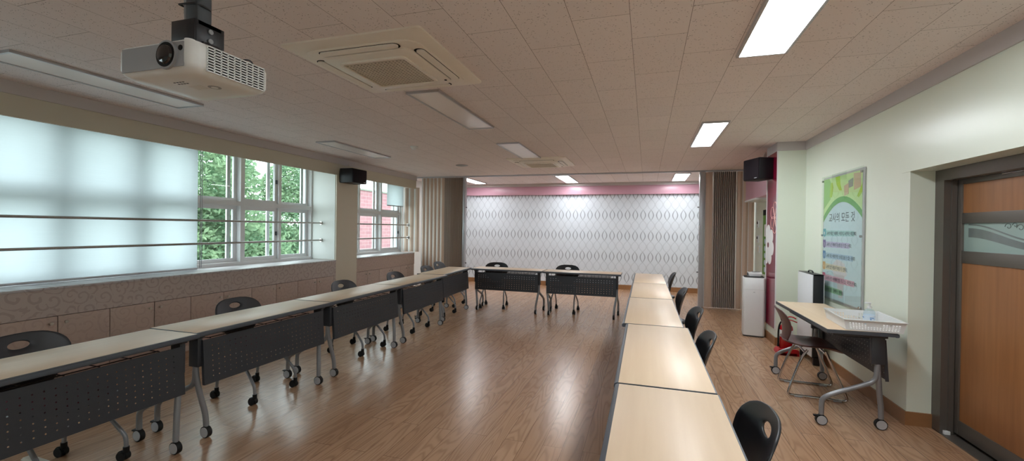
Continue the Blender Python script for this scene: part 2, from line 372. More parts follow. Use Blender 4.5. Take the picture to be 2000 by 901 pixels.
# reveals painted white
struct(bxs('trim_2', 'wall_white', [((XW + .002, W1Y1 - .006, WZ0 - .02), (XL - .024, W1Y1, 2.44))]))
struct(bxs('trim_3', 'wall_beige', [((XL - .022, YN, 2.255), (XL, 8.6, 2.44)), ((XW, YN, 2.44), (XL - .02, 8.6, CEIL - .001))]))           # valance box over the windows
struct(bxs('trim_4', 'cornice', [((XL - .02, YN, 2.44), (XL + .006, 8.62, CEIL)), ((XL - .02, YN, 2.436), (XL + .012, 8.62, 2.446))]))
struct(bxs('trim_5', 'cornice', [((XR - .012, YN, 2.432), (XR, 6.185, CEIL)), ((1.54, 6.185, 2.43), (XR, 6.2, CEIL)), ((1.54, 6.2, 2.43), (1.556, 6.68, CEIL))]))
# column with magenta side
CX, CY0, CY1 = 1.556, 6.2, 6.68
struct(bxs('wall_column', 'wall', [((CX, CY0, 0), (XR, CY1, CEIL))]))
struct(bxs('baseboard_column', 'basewood', [((CX - .012, CY0 - .012, 0), (XR - .012, CY0, .1)), ((CX - .012, CY0, 0), (CX, CY1, .1))]))
struct(bxs('baseboard_right', 'basewood', [((XR - .012, DY1 - .012, 0), (XR, CY0, .1)), ((XR, DY1 - .012, 0), (2.01, DY1, .1)), ((XR - .012, CY1, 0), (XR, YB, .1))]))
struct(bxs('baseboard_back', 'basewood', [((-5.3, YB - .015, 0), (XR, YB, .11))]))
# back wall pink beam + cornice
struct(bxs('trim_6', 'pink', [((-5.3, YB - .1, 2.262), (XR, YB, 2.47))], ch=.006))
struct(bxs('trim_7', 'cornice', [((-5.3, YB - .14, 2.47), (XR, YB, CEIL))]))
struct(bxs('trim_8', 'pink', [((1.6, 6.7, 1.94), (XR, 8.3, 2.43))], ch=.004))
struct(bxs('trim_9', 'white', [((1.585, 7.5, 1.915), (XR, 8.3, 1.94))]))
# partition ceiling track
struct(bxs('trim_10', 'alu', [((-5.3, 8.79, 2.515), (XR, 8.85, CEIL)), ((-5.3, 8.76, 2.53), (XR, 8.88, CEIL))]))
# sill tops and apron boards
struct(bxs('trim_11', 'damasktop', [((XW - .02, W1Y0, .838), (XL + .008, W1Y1 - .0, .858))], ch=.003))
struct(bxs('trim_12', 'damasktop', [((XW - .02, W2Y0, .838), (XL + .008, 8.56, .858))], ch=.003))
struct(bxs('trim_13', 'damask', [((XL - .02, W1Y0, .605), (XL, W1Y1, .838))]))
struct(bxs('trim_14', 'damaskdoor', [((XL - .02, W2Y0, .605), (XL, 8.56, .838))]))

# ------------------------------------------------------------------ windows
def sash(mb, y0, y1, z0, z1, x0, x1, w):
    mb.box((x0, y0, z0), (x1, y0 + w, z1)).box((x0, y1 - w, z0), (x1, y1, z1)).box((x0, y0 + w, z0), (x1, y1 - w, z0 + w)).box((x0, y0 + w, z1 - w), (x1, y1 - w, z1))
def window(n, ys, handles):
    root = bpy.data.objects.new('window_%d' % n, None); COL.objects.link(root); struct(root)
    y0, y1 = ys[0], ys[-1]; f = MB(); xa, xb = XW - .15, XW - .03
    e = .0015
    f.box((xa + e, y0 + e, WZ0 - .03 + e), (xb - e, y0 + .03, WZ1 - e)).box((xa + e, y1 - .03, WZ0 - .03 + e), (xb - e, y1 - e, WZ1 - e)).box((xa, y0, WZ0 - .03), (xb, y1, WZ0 + .02)).box((xa, y0, WZ1 - .04), (xb, y1, WZ1))
    f.box((xa, y0 + .001, 1.675), (xb, y1 - .001, 1.735))
    for y in ys[1:-1]: f.box((xa + e, y - .024, WZ0), (xb - e, y + .024, WZ1 - e))
    f.obj('window_frame', 'pvc', root)
    for i in range(len(ys) - 1):
        a = ys[i] + (.024 if i else .03); b = ys[i + 1] - (.024 if i < len(ys) - 2 else .03)
        for (z0, z1, xo) in ((WZ0 + .02, 1.675, 0), (1.735, WZ1 - .04, 0)):
            m = MB(); dx = -.065 - .04 * (i % 2); sash(m, a, b, z0, z1, XW + dx - .035, XW + dx, .052 if z0 < 1.2 else .045)
            so = m.obj('sash', 'pvc', root)
            # inner second sash edge seen behind the glass
            e = MB(); e.box((XW - .148, b - .13, z0), (XW - .125, b - .08, z1)); e.obj('outer_sash', 'pvc', root)
            g = MB(); g.box((XW + dx - .02, a + .045, z0 + .045), (XW + dx - .016, b - .045, z1 - .045)); g.obj('pane', 'glass', so)
            if i in handles:
                h = MB(); h.cbox((XW + dx, b - .035, (z0 + z1) / 2 - .03), (XW + dx + .02, b - .015, (z0 + z1) / 2 + .03), .003); h.obj('latch', 'black', so)
    return root
window(1, [-2.1, -1.4, -.73, -.06, .6, 1.34, 2.02, 2.7, 3.365, 4.02, 4.69, 5.345, 6.02], (10,))
window(2, [6.56, 7.27, 8.01, 8.76], (0, 2))
# window rails
def rail(y0, y1, z, label):
    r = thing('safety_rail', label, 'railing', (-5.16, y0, z), 0, 'steel rails across the windows')
    m = MB(); m.cyl((0, .012, 0), (0, y1 - y0 - .012, 0), .0135, 14); m.obj('bar', 'steel', r, 40)
    for y in (0, y1 - y0):
        k = MB(); k.cyl((0, y - (0 if y == 0 else .018), 0), (0, y + (.018 if y == 0 else 0), 0), .028, 18); k.obj('flange', 'steel', r, 40)
rail(-2.1, W1Y1 - .006, 1.46, 'upper long steel tube rail across the blind and the left window')
rail(-2.1, W1Y1 - .006, 1.178, 'lower long steel tube rail across the blind and the left window')
rail(W2Y0, 8.76, 1.46, 'upper short steel tube rail across the far brick-view window')
rail(W2Y0, 8.76, 1.18, 'lower short steel tube rail across the far brick-view window')
# blinds
bl = thing('roller_blind', 'large pale translucent roller blind pulled down over the left windows', 'blind', (-5.225, 2.42, .863))
MB().box((-.0008, -1.6, .02), (.0008, 1.545, 1.55)).obj('fabric', 'blind', bl)
MB().cbox((-.01, -1.6, 0), (.01, 1.545, .022), .004).obj('bottom_bar', 'alu', bl, 40)
MB().cyl((0, -1.6, 1.54), (0, 1.56, 1.54), .025, 16).obj('roller', 'white', bl, 40)
m = MB(); m.tube([(.02, 1.565, 1.53), (.02, 1.565, .02)], .004, 6); m.tube([(.02, 1.585, 1.53), (.02, 1.585, .02)], .004, 6); m.obj('pull_chain', 'greyplastic', bl, 60)
bl2 = thing('roller_blind', 'small white roller blind half down in the far window', 'blind', (-5.265, 8.38, 1.86))
MB().box((-.001, -.3, .02), (.001, .34, .53)).obj('fabric', 'blind', bl2)
MB().cbox((-.008, -.3, 0), (.008, .34, .02), .003).obj('bottom_bar', 'alu', bl2, 40)
MB().cyl((0, -.3, .545), (0, .34, .545), .025, 16).obj('roller', 'white', bl2, 40)

# ------------------------------------------------------------------ low cabinets under the windows
def cabinet(ya, ym, yb, label, plainmat):
    c = thing('low_cabinet', label, 'cabinet', (XL, (ya + yb) / 2, 0), 0, 'low cabinets under the windows')
    oy = (ya + yb) / 2; g = .0035
    MB().box((-.42, ya - oy + .001, 0), (-.02, yb - oy - .001, .6)).obj('body', 'dark', c)
    MB().box((-.02, ya - oy + .001, 0), (-.008, yb - oy - .001, .06)).obj('plinth', 'damaskdoor', c)
    for (a, b, k) in ((ya, ym, 1), (ym, yb, -1)):
        d = MB().cbox((-.019, a - oy + g, .065), (0, b - oy - g, .6), .002).obj('door', plainmat, c, 40)
        ky = (b - oy - .05) if k == 1 else (a - oy + .05)
        kn = MB(); kn.cyl((0, ky, .545), (.016, ky, .545), .006, 12); kn.cyl((.016, ky, .545), (.026, ky, .545), .013, 16); kn.obj('knob', 'strip', d, 40)
S1 = [1.3, 1.69, 2.085, 2.471, 2.857, 3.252, 3.631, 4.029, 4.424, 4.817, 5.207, 5.591, 5.974]
n1 = ['low scroll-patterned cabinet nearest the camera, left end of the run', 'low cabinet behind the nearest black chair, second of the left run', 'low cabinet between the first two black chairs, third of the left run', 'low cabinet behind the second black chair', 'low cabinet just right of the second black chair', 'low cabinet beside the pillar, right end of the left run']
for i in range(0, 12, 2): cabinet(S1[i], S1[i + 1], S1[i + 2], n1[i // 2], 'damaskdoor')
struct(bxs('trim_15', 'damask', [((XL - .02, 5.977, 0), (XL, W1Y1 - .001, .605))]))
n2 = ['plain low cabinet just right of the pillar', 'middle plain low cabinet under the far window', 'plain low cabinet against the folding partition, under the far window']
for (a, b, c), l in zip(((6.565, 6.88, 7.25), (7.25, 7.64, 8.0), (8.0, 8.28, 8.55)), n2): cabinet(a, b, c, l, 'damaskdoor')

# ------------------------------------------------------------------ folding partitions
def zig(mb, pts, z0, z1, th=.006):
    for (p, q, k) in pts:
        p = Vector((p[0], p[1], 0)); q = Vector((q[0], q[1], 0)); d = (q - p).normalized(); n = Vector((-d.y, d.x, 0)) * th / 2
        mb.mat(k); a = [p - n, q - n, q + n, p + n]
        mb.add([(v.x, v.y, z0) for v in a] + [(v.x, v.y, z1) for v in a], [(0, 3, 2, 1), (4, 5, 6, 7), (0, 1, 5, 4), (1, 2, 6, 5), (2, 3, 7, 6), (3, 0, 4, 7)])
def folds(segs, yc):
    """segs: (x0, x1, count, half depth, material a, material b, rib): zigzag between x0 and x1, white rib at each front edge"""
    out = []
    for (x0, x1, n, h, ka, kb, rib) in segs:
        w = (x1 - x0) / n
        for i in range(n):
            xa = x0 + w * i; xm = xa + w * .5; xb = xa + w
            if rib:
                q = w * rib
                out += [((xa, yc), (xa + q, yc - h * .35), 2), ((xa + q, yc - h * .35), (xm + q / 2, yc - h), ka), ((xm + q / 2, yc - h), (xb, yc), kb)]
            else: out += [((xa, yc + h), (xm, yc - h), ka), ((xm, yc - h), (xb, yc + h), kb)]
    return out, None
def partition(label, segs, z0, z1, yc, post=None, nm='folding_partition'):
    t = thing(nm, label, 'partition', (segs[0][0], yc, 0))
    ox = segs[0][0]
    pts, ribs = folds(segs, yc); m = MB(); zig(m, [((a[0] - ox, a[1] - yc), (b[0] - ox, b[1] - yc), k) for a, b, k in pts], z0, z1)
    m.obj('fabric_panel', ['foldochre', 'foldgrey', 'foldwhite', 'folddark'], t)
    if post is not None:
        MB().cbox((post[0] - ox, -.05, .012), (post[1] - ox, .05, 2.51), .004).obj('lead_post', 'post', t, 40)
        s = post[2]; hx = (post[0] if s < 0 else post[1]) - ox
        h = MB(); h.cbox((hx - .012, -.085, 1.35), (hx + .012, -.05, 1.52), .003); h.obj('handle', 'alu', t, 40)
        for z in (.65, 1.86):
            g = MB(); g.cyl((hx, 0, z), (hx + s * .03, 0, z), .009, 10); g.obj('latch_pin', 'black', t, 40)
    return t
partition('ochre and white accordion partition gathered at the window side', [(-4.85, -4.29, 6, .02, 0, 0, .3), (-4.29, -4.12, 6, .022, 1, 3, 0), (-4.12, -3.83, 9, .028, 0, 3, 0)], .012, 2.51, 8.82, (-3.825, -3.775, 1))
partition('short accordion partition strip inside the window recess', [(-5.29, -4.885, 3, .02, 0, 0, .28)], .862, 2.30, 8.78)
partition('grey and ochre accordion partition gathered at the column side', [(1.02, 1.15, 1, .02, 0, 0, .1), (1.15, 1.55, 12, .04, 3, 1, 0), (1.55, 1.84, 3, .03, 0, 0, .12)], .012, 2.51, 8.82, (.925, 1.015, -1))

# ------------------------------------------------------------------ ceiling lights
def light(x0, x1, y0, y1, lit, label):
    t = thing('ceiling_light', label, 'ceiling light', ((x0 + x1) / 2, (y0 + y1) / 2, CEIL), 0, 'lit ceiling lights' if lit else 'unlit ceiling lights')
    a, b = (x1 - x0) / 2, (y1 - y0) / 2; w = .016; m = MB()
    m.box((-a, -b, -.02), (-a + w, b, 0)).box((a - w, -b, -.02), (a, b, 0)).box((-a + w, -b, -.02), (a - w, -b + w, 0)).box((-a + w, b - w, -.02), (a - w, b, 0))
    m.obj('frame', 'alu', t)
    MB().box((-a + w, -b + w, -.013), (a - w, b - w, -.004)).obj('diffuser', ('lampfar' if y0 > 8 else 'lamp') if lit else 'diffoff', t)
light(.525, .81, 1.78, 3.085, True, 'large lit ceiling panel nearest the camera above the right tables')
light(.527, .79, 4.87, 6.205, True, 'lit ceiling panel in front of the black corner speaker')
light(.525, .80, -1.4, -.1, True, 'lit ceiling panel behind the camera')
light(-4.31, -3.98, 1.76, 3.07, False, 'long unlit ceiling panel behind the projector, nearest the blind')
light(-4.235, -3.935, 4.81, 6.135, False, 'unlit ceiling panel near the wall speaker over the windows')
light(-1.93, -1.63, 3.22, 4.565, False, 'unlit ceiling panel touching the near air conditioner')
light(-1.91, -1.60, 5.45, 6.715, False, 'unlit ceiling panel touching the far air conditioner')
light(-4.12, -3.84, 8.96, 10.28, True, 'leftmost lit panel beyond the partition track')
light(-1.86, -1.56, 9.0, 10.42, True, 'middle lit panel beyond the partition track')
light(.505, .80, 9.08, 10.37, True, 'rightmost lit panel beyond the partition track')

# ------------------------------------------------------------------ air conditioners
def rrect(a, b, r, n=6):
    out = []
    for (cx, cy, t0) in ((a - r, b - r, 0), (-a + r, b - r, 90), (-a + r, -b + r, 180), (a - r, -b + r, 270)):
        for i in range(n + 1): t = radians(t0 + 90 * i / n); out.append((cx + r * cos(t), cy + r * sin(t)))
    return out
def loft(mb, loops, close=True):
    n = len(loops[0]); b = []
    for L in loops: b += L
    fs = []
    for j in range(len(loops) - 1):
        for i in range(n): fs.append((j * n + i, j * n + (i + 1) % n, (j + 1) * n + (i + 1) % n, (j + 1) * n + i))
    if close: fs += [list(range(n)), list(range((len(loops) - 1) * n, len(loops) * n))]
    return mb.add(b, fs)
def aircon():
    t = thing('ceiling_air_conditioner', 'large cream four-way ceiling air conditioner behind the projector', 'air conditioner', (-1.708, 2.655, CEIL), 0, 'ceiling air conditioners')
    h = .485; m = MB()
    L = lambda a, r, z: [(x, y, z) for x, y in rrect(a, a, r)]
    loft(m, [L(h, .02, 0), L(h, .02, -.012), L(h - .02, .03, -.022), L(h - .06, .05, -.026), L(.395, .09, -.028)])
    m.obj('panel', 'offwhite', t, 40)
    m = MB(); loft(m, [L(.405, .10, -.022), L(.405, .10, -.034), L(.398, .095, -.038)]); m.obj('raised_ring', 'offwhite', t, 40)
    m = MB(); loft(m, [L(.326, .07, -.034), L(.326, .07, -.046), L(.316, .065, -.053)]); m.obj('center_cover', 'offwhite', t, 40)
    for k in range(4):
        R = Matrix.Rotation(k * pi / 2, 4, 'Z')
        q = MB(); q.prism(rrect(.285, .037, .036, 5), -.034, -.0395, lambda u, v, w: (u, v + .360, w)); q.xf(R).obj('outlet_gap', 'dark', t)
        q = MB(); q.prism(rrect(.275, .027, .026, 5), -.036, -.047, lambda u, v, w: (u, v + .366, w)); q.xf(R).obj('louver', 'offwhite', t)
    g = MB(); g.prism(rrect(.235, .235, .03), -.05, -.0545, XYZ); go = g.obj('grille_recess', 'dark', t)
    m = MB(); N = 17; st = .45 / N
    for i in range(N + 1):
        p = -.225 + i * st; m.box((p - .0068, -.228, -.0585), (p + .0068, .228, -.0545)); m.box((-.228, p - .0068, -.0582), (.228, p + .0068, -.0545))
    m.obj('intake_grille', 'vent', t)
    m = MB(); o = rrect(.245, .245, .035); i_ = rrect(.228, .228, .025); n = len(o)
    vs = [(x, y, -.051) for x, y in o] + [(x, y, -.066) for x, y in o] + [(x, y, -.066) for x, y in i_] + [(x, y, -.051) for x, y in i_]
    m.add(vs, [(j * n + k, j * n + (k + 1) % n, ((j + 1) % 4) * n + (k + 1) % n, ((j + 1) % 4) * n + k) for j in range(4) for k in range(n)]); m.obj('grille_frame', 'offwhite', t, 40)
    MB().cyl((.30, .235, -.05), (.30, .235, -.056), .010, 12).obj('sensor', 'dark', t, 40)
    return t
ac = aircon()
dup(ac, (-1.70, 7.16, CEIL), 0, 'smaller-looking cream ceiling air conditioner far off, near the partition track')
d = thing('smoke_detector', 'small white dome detector on the ceiling left of the far lights', 'detector', (-3.108, 5.42, CEIL))
MB().lathe([(.055, 0), (.055, -.012), (.048, -.018)], n=24).obj('base', 'white', d, 40); MB().lathe([(.04, -.018), (.036, -.035), (.022, -.045), (.001, -.048)], n=24).obj('dome', 'white', d, 50)
tag(MB().lathe([(.11, 0), (.11, -.006), (.10, -.01), (.001, -.012)], (-3.195, 7.26, CEIL), 28).obj('ceiling_disc', 'greyplastic', None, 40), 'flat grey round plate on the ceiling near the left partition', 'ceiling plate')

# ------------------------------------------------------------------ projector
pj = thing('projector', 'white ceiling projector with side vents hanging upside down at upper left', 'projector', (-1.416, 1.07, 1.853))
a, b = .155, .1375
def L2(ax, ay, r, z): return [(x, y, z) for x, y in rrect(ax, ay, r, 6)]
m = MB(); loft(m, [L2(.09, .075, .03, .006), L2(.132, .115, .03, .009), L2(.149, .132, .028, .02), L2(a, b, .026, .034), L2(a, b, .026, .088), L2(a - .004, b - .004, .024, .1), L2(a - .02, b - .02, .02, .106)]); pb = m.obj('body', 'white', pj, 50)
m = MB(); m.box((-.128, -.1392, .022), (.128, -.1372, .094)); m.obj('front_fascia', 'greyplastic', pj)
lx = .065
m = MB(); m.cyl((lx, -.138, .058), (lx, -.146, .058), .042, 28); m.obj('lens_ring', 'greyplastic', pj, 40)
m = MB(); m.cyl((lx, -.146, .058), (lx, -.1475, .058), .036, 28); m.obj('lens_recess', 'dark', pj, 40)
m = MB(); m.cyl((lx, -.1475, .058), (lx, -.153, .058), .029, 28, .026); m.cyl((lx, -.153, .058), (lx, -.156, .058), .024, 24, .012); m.obj('lens', 'lens', pj, 60)
MB().cyl((.117, -.138, .075), (.117, -.141, .075), .008, 14).obj('infrared_window', 'dark', pj, 40)
m = MB(); m.box((a - .004, -.085, .022), (a + .0012, .11, .094)); m.obj('vent_recess', 'dark', pj)
m = MB()
for i in range(10): y = -.09 + i * .0224; m.box((a - .001, y - .0018, .02), (a + .004, y + .0018, .097))
for i in range(10): z = .022 + i * .0082; m.box((a - .001, -.092, z - .0017), (a + .004, .114, z + .0017))
m.obj('side_vent', 'white', pj)
m = MB(); m.cyl((.075, .0, -.0005+.006), (.075, .0, .010), .019, 22); m.obj('foot_socket', 'greyplastic', pj, 40)
MB().cyl((.075, .0, .0045), (.075, .0, .006), .010, 18).obj('foot_screw', 'white', pj, 40)
m = MB()
for i in range(8): m.box((-.01 + .012 * (i % 4), -.07 + .014 * (i // 4), .0052), (-.003 + .012 * (i % 4), -.066 + .014 * (i // 4), .0065))
m.obj('bottom_marks', 'ink', pj)
MB().box((.0, -.03, .0052), (.05, .005, .0065)).obj('rating_label', 'label', pj)
MB().cyl((.1, -.1, .104), (.1, -.1, .116), .014, 18).obj('adjuster_foot', 'white', pj, 40)
m = MB(); m.tube([(.10, .05, .106), (.12, .08, .122), (.11, .11, .122), (.09, .13, .104)], .003, 6); m.obj('cable_loop', 'black', pj, 60)
mt = thing('projector_mount', 'grey ceiling pole with black bracket holding the projector', 'mount', (-1.413, 1.07, 1.959))
MB().cbox((-.026, -.026, .10), (.026, .026, CEIL - 1.959), .006).obj('pole', 'darktube', mt, 40)
m = MB(); m.cbox((-.05, -.05, .03), (-.043, .05, .105), .002); m.cbox((.043, -.05, .03), (.05, .05, .105), .002); m.cbox((-.05, -.04, .09), (.05, .04, .105), .002); m.cbox((-.06, -.03, 0), (.06, .03, .04), .003); m.cbox((-.05, -.052, .035), (.05, -.044, .105), .002); m.obj('bracket', 'black', mt, 40)
for z in (.05, .08): MB().cyl((.05, .0, z), (.055, .0, z), .008, 12).obj('bolt', 'greyplastic', mt, 40)
MB().cbox((-.09, -.09, CEIL - 1.959 - .006), (.09, .09, CEIL - 1.959), .002).obj('ceiling_plate', 'darktube', mt, 40)
m = MB(); m.tube([(-.036, -.01, .10), (-.038, -.012, .2), (-.034, -.01, .59)], .009, 8); m.obj('cable', 'greyplastic', mt, 60)
m = MB(); m.tube([(-.048, -.03, .17), (.03, -.032, .165), (.032, .03, .16), (-.046, .03, .17), (-.048, -.03, .17)], .003, 6, 2); m.obj('cable_tie', 'black', mt, 60)

# ------------------------------------------------------------------ speakers
def speaker(loc, w, dp, h, rz, label):
    t = thing('wall_speaker', label, 'speaker', loc, rz, 'black wall speakers')
    m = MB(); m.cbox((-dp, -w / 2, -h / 2), (-.012, w / 2, h / 2), .006); m.obj('cabinet', 'speaker', t, 40)
    m = MB(); m.cbox((-.014, -w / 2 + .006, -h / 2 + .006), (0, w / 2 - .006, h / 2 - .006), .005); g = m.obj('grille', 'grille', t, 40)
    MB().box((0, w / 2 - .09, -h / 2 + .014), (.0015, w / 2 - .04, -h / 2 + .024)).obj('badge', 'greyplastic', g)
    m = MB(); m.tube([(-dp + .06, 0, h / 2), (-dp + .05, 0, h / 2 + .04), (-dp + .02, 0, h / 2 + .09)], .004, 6); m.obj('cable', 'cream', t, 60)
    m = MB(); m.box((-dp - .02, -.06, -.05), (-dp, .06, .05)); m.obj('bracket', 'black', t)
speaker((-4.587, 6.245, 2.25), .37, .26, .235, 0, 'black box speaker fixed to the pillar between the windows')
speaker((1.30, 6.46, 2.24), .33, .22, .28, radians(180 + 22), 'black box speaker in the corner above the magenta panel')

# ------------------------------------------------------------------ folding training tables
TZ = .72; TD = .435
def caster_mb(mb, x, y, r=.038, tyre=1, disc=0, brake=False):
    mb.mat(tyre); mb.cyl((x - .014, y, r), (x + .014, y, r), r, 22)
    mb.mat(disc)
    for s in (-1, 1): mb.cyl((x + s * .014, y, r), (x + s * .0175, y, r), r * .84, 22)
    mb.mat(2); mb.cyl((x, y, r + .004), (x, y, r * 2 + .02), .0125, 12)
    if brake: mb.mat(1); mb.box((x - .012, y - .0, r * 1.6), (x + .012, y + .05, r * 1.85))
def make_table(L, label, group):
    t = thing('training_table', label, 'table', (0, 0, 0), 0, group); h = L / 2
    m = MB(); m.cbox((-h + .004, -TD / 2 + .02, TZ - .024), (h - .004, TD / 2 - .006, TZ), .001); top = m.obj('tabletop', 'beech', t, 40)
    m = MB()
    prof = [(-TD / 2, TZ - .016), (-TD / 2 + .003, TZ - .006), (-TD / 2 + .012, TZ - .001), (-TD / 2 + .0205, TZ - .0005), (-TD / 2 + .0205, TZ - .03), (-TD / 2 + .008, TZ - .03), (-TD / 2 + .001, TZ - .025)]
    m.prism(prof, -h, h, lambda u, v, w: (w, u, v))
    m.box((-h, TD / 2 - .007, TZ - .027), (h, TD / 2, TZ - .001)); m.box((-h, -TD / 2 + .02, TZ - .027), (-h + .0045, TD / 2 - .006, TZ - .001)); m.box((h - .0045, -TD / 2 + .02, TZ - .027), (h, TD / 2 - .006, TZ - .001))
    m.obj('edge_band', 'edge', t, 40)
    # beam and rack below
    m = MB(); m.box((-h + .06, -.03, TZ - .042), (h - .06, .02, TZ - .027)); m.obj('support_beam', 'darktube', t)
    m = MB()
    for y in (-.10, -.02, .06, .14): m.tube([(-h + .17, y, TZ - .075), (h - .17, y, TZ - .075)], .0035, 6)
    for x in [-h + .17 + i * (L - .34) / 6 for i in range(7)]: m.tube([(x, -.11, TZ - .078), (x, .10, TZ - .078), (x, .15, TZ - .05), (x, .15, TZ - .026)], .003, 6, 1)
    m.obj('storage_rack', 'black', t, 60)
    # perforated modesty panel, slightly tilted
    nx = 24; nz = 7; px0, px1, pz0, pz1 = -h + .07, h - .07, TZ - .36, TZ - .065; m = MB()
    cw = (px1 - px0 - .08) / nx; chh = (pz1 - pz0 - .06) / nz; gx0 = px0 + .04; gz0 = pz0 + .03
    yy = lambda z: -TD / 2 + .028 + (z - pz0) / (pz1 - pz0) * .02
    for i in range(nx):
        for j in range(nz):
            xa, xb = gx0 + i * cw, gx0 + (i + 1) * cw; za, zb = gz0 + j * chh, gz0 + (j + 1) * chh; cx, cz = (xa + xb) / 2, (za + zb) / 2; r = .0042
            o = [(xb, cz), (xb, zb), (cx, zb), (xa, zb), (xa, cz), (xa, za), (cx, za), (xb, za)]
            q = [(cx + r * cos(k * pi / 4), cz + r * sin(k * pi / 4)) for k in range(8)]
            m.add([(u, yy(v), v) for u, v in o] + [(u, yy(v), v) for u, v in q], [(k, (k + 1) % 8, 8 + (k + 1) % 8, 8 + k) for k in range(8)])
    def quad(xa, xb, za, zb): m.add([(xa, yy(za), za), (xb, yy(za), za), (xb, yy(zb), zb), (xa, yy(zb), zb)], [(0, 1, 2, 3)])
    quad(px0, gx0, pz0, pz1); quad(gx0 + nx * cw, px1, pz0, pz1); quad(gx0, gx0 + nx * cw, pz0, gz0); quad(gx0, gx0 + nx * cw, gz0 + nz * chh, pz1)
    # folded side flanges
    for x, s in ((px0, 1), (px1, -1)): m.add([(x, yy(pz0), pz0), (x, yy(pz0) + .022, pz0), (x, yy(pz1) + .022, pz1), (x, yy(pz1), pz1)], [(0, 1, 2, 3)])
    pn = m.obj('modesty_panel', 'panelgrey', t, fix=False)
    sm = pn.modifiers.new('thickness', 'SOLIDIFY'); sm.thickness = .0015
    for s in (-1, 1):
        x = s * (h - .062); xf_ = s * (h - .104); xr = s * (h - .058)
        m = MB(); m.cbox((x - .018, -.155, TZ - .24), (x + .018, -.075, TZ - .028), .006); m.cbox((x - .02, -.17, TZ - .05), (x + .02, .16, TZ - .028), .004); m.obj('bracket', 'darktube', t, 40)
        m = MB()
        m.tube([(x, -.115, TZ - .22), (x * .99 + xf_ * .01, -.122, .40), (x * .5 + xf_ * .5, -.14, .26), (x * .1 + xf_ * .9, -.158, .16), (xf_, -.16, .08)], .0175, 12, 2)
        m.tube([(x, -.115, TZ - .26), (x, -.11, .36), (xr, -.02, .315), (xr, .165, .235), (xr, .22, .195), (xr, .225, .15), (xr, .225, .08)], .017, 12, 2)
        lf = m.obj('leg_frame', 'tube', t, 60)
        for y, xc_ in ((-.16, xf_), (.225, xr)):
            c = MB(); caster_mb(c, xc_, y, brake=y > 0); c.obj('caster', ['disc', 'rubber', 'tube'], lf, 40)
    return t
R90 = pi / 2
tl = make_table(1.25, 'beech-topped training table with charcoal panel at the near left corner, cut by the frame', 'training tables in the left row')
tl.location = (-2.905, 1.443, 0); tl.rotation_euler = (0, 0, R90 + radians(.6))
for (x, y, a, l) in ((-2.938, 2.703, 0, 'training table in front of the second black chair, second in the left row'), (-2.958, 3.965, .6, 'training table in front of the third black chair, middle of the left row'),
                     (-2.985, 5.226, 1.0, 'training table in front of the fourth black chair, fourth of the left row'), (-3.105, 6.50, 3.2, 'training table at the far left corner, ending against the back row')):
    dup(tl, (x, y, 0), R90 + radians(a), l)
for (x, y, a, l) in ((-2.262, 7.215, -.6, 'left of the two training tables across the far end'), (-1.0, 7.215, .2, 'right of the two training tables across the far end')):
    o = dup(tl, (x, y, 0), radians(a), l); o['group'] = 'training tables across the far end'
tr_ = make_table(1.315, 'beech-topped training table nearest the camera in the right row', 'training tables in the right row')
RX = -.13 + TD / 2
tr_.location = (RX, 1.385, 0); tr_.rotation_euler = (0, 0, -R90)
for (dx, y, l) in ((-.008, 2.712, 'second training table from the camera in the right row'), (-.042, 4.04, 'middle training table of the right row'), (-.045, 5.37, 'fourth training table from the camera in the right row'), (-.05, 6.70, 'farthest training table of the right row, near the patterned wall')):
    dup(tr_, (RX + dx, y, 0), -R90 + radians(.3), l)
wt = dup(tr_, (1.475, 4.36, 0), R90, 'training table against the right wall holding a white basket'); del wt['group']

# ------------------------------------------------------------------ black nesting chairs
def resample_outline(pts, c, n):
    P = [Vector(p) for p in pts]; out = []
    for i in range(n):
        a = 2 * pi * i / n; d = Vector((cos(a), sin(a))); best = None
        for j in range(len(P)):
            p, q = P[j] - Vector(c), P[(j + 1) % len(P)] - Vector(c); e = q - p; den = d.x * e.y - d.y * e.x
            if abs(den) < 1e-9: continue
            t = (p.x * e.y - p.y * e.x) / den; u = (p.x * d.y - p.y * d.x) / den
            if t > 0 and -1e-6 <= u <= 1 + 1e-6 and (best is None or t > best): best = t
        out.append(Vector(c) + d * (best or .1))
    return out
def make_back(half, hole_c, ha, hb, xc, name, mat, parent, th=.009):
    """half: right-side outline (y,z) from top centre to bottom centre"""
    o = half + [(-y, z) for y, z in half[::-1][1:-1]]
    n = 72; O = resample_outline(o, hole_c, n); m = MB(); R = 7; vs = []
    for r in range(R):
        f = r / (R - 1)
        for i in range(n):
            a = 2 * pi * i / n; h = Vector(hole_c) + Vector((ha * cos(a), hb * sin(a))); p = h.lerp(O[i], f); vs.append((xc(p.x, p.y), p.x, p.y))
    m.add(vs, [(r * n + i, r * n + (i + 1) % n, (r + 1) * n + (i + 1) % n, (r + 1) * n + i) for r in range(R - 1) for i in range(n)])
    ob = m.obj(name, mat, parent, 60, fix=False)
    s = ob.modifiers.new('thickness', 'SOLIDIFY'); s.thickness = th; s.offset = 0
    bv = ob.modifiers.new('round', 'BEVEL'); bv.width = .003; bv.segments = 2; bv.limit_method = 'ANGLE'; bv.angle_limit = radians(50)
    return ob
def pad(mb, outline, z_top, z_bot, dome, inset=.02, dish=None):
    n = len(outline); c = Vector((sum(p[0] for p in outline) / n, sum(p[1] for p in outline) / n)); loops = []
    def ring(f, z): return [((c.x + (p[0] - c.x) * f), (c.y + (p[1] - c.y) * f), z + (dish(c.x + (p[0] - c.x) * f, c.y + (p[1] - c.y) * f) if dish else 0)) for p in outline]
    loops = [ring(.3, z_bot), ring(.93, z_bot), ring(1.0, (z_bot + z_top) / 2), ring(.985, z_top - .004), ring(.93, z_top), ring(.6, z_top + dome * .7), ring(.25, z_top + dome)]
    return loft(mb, loops)
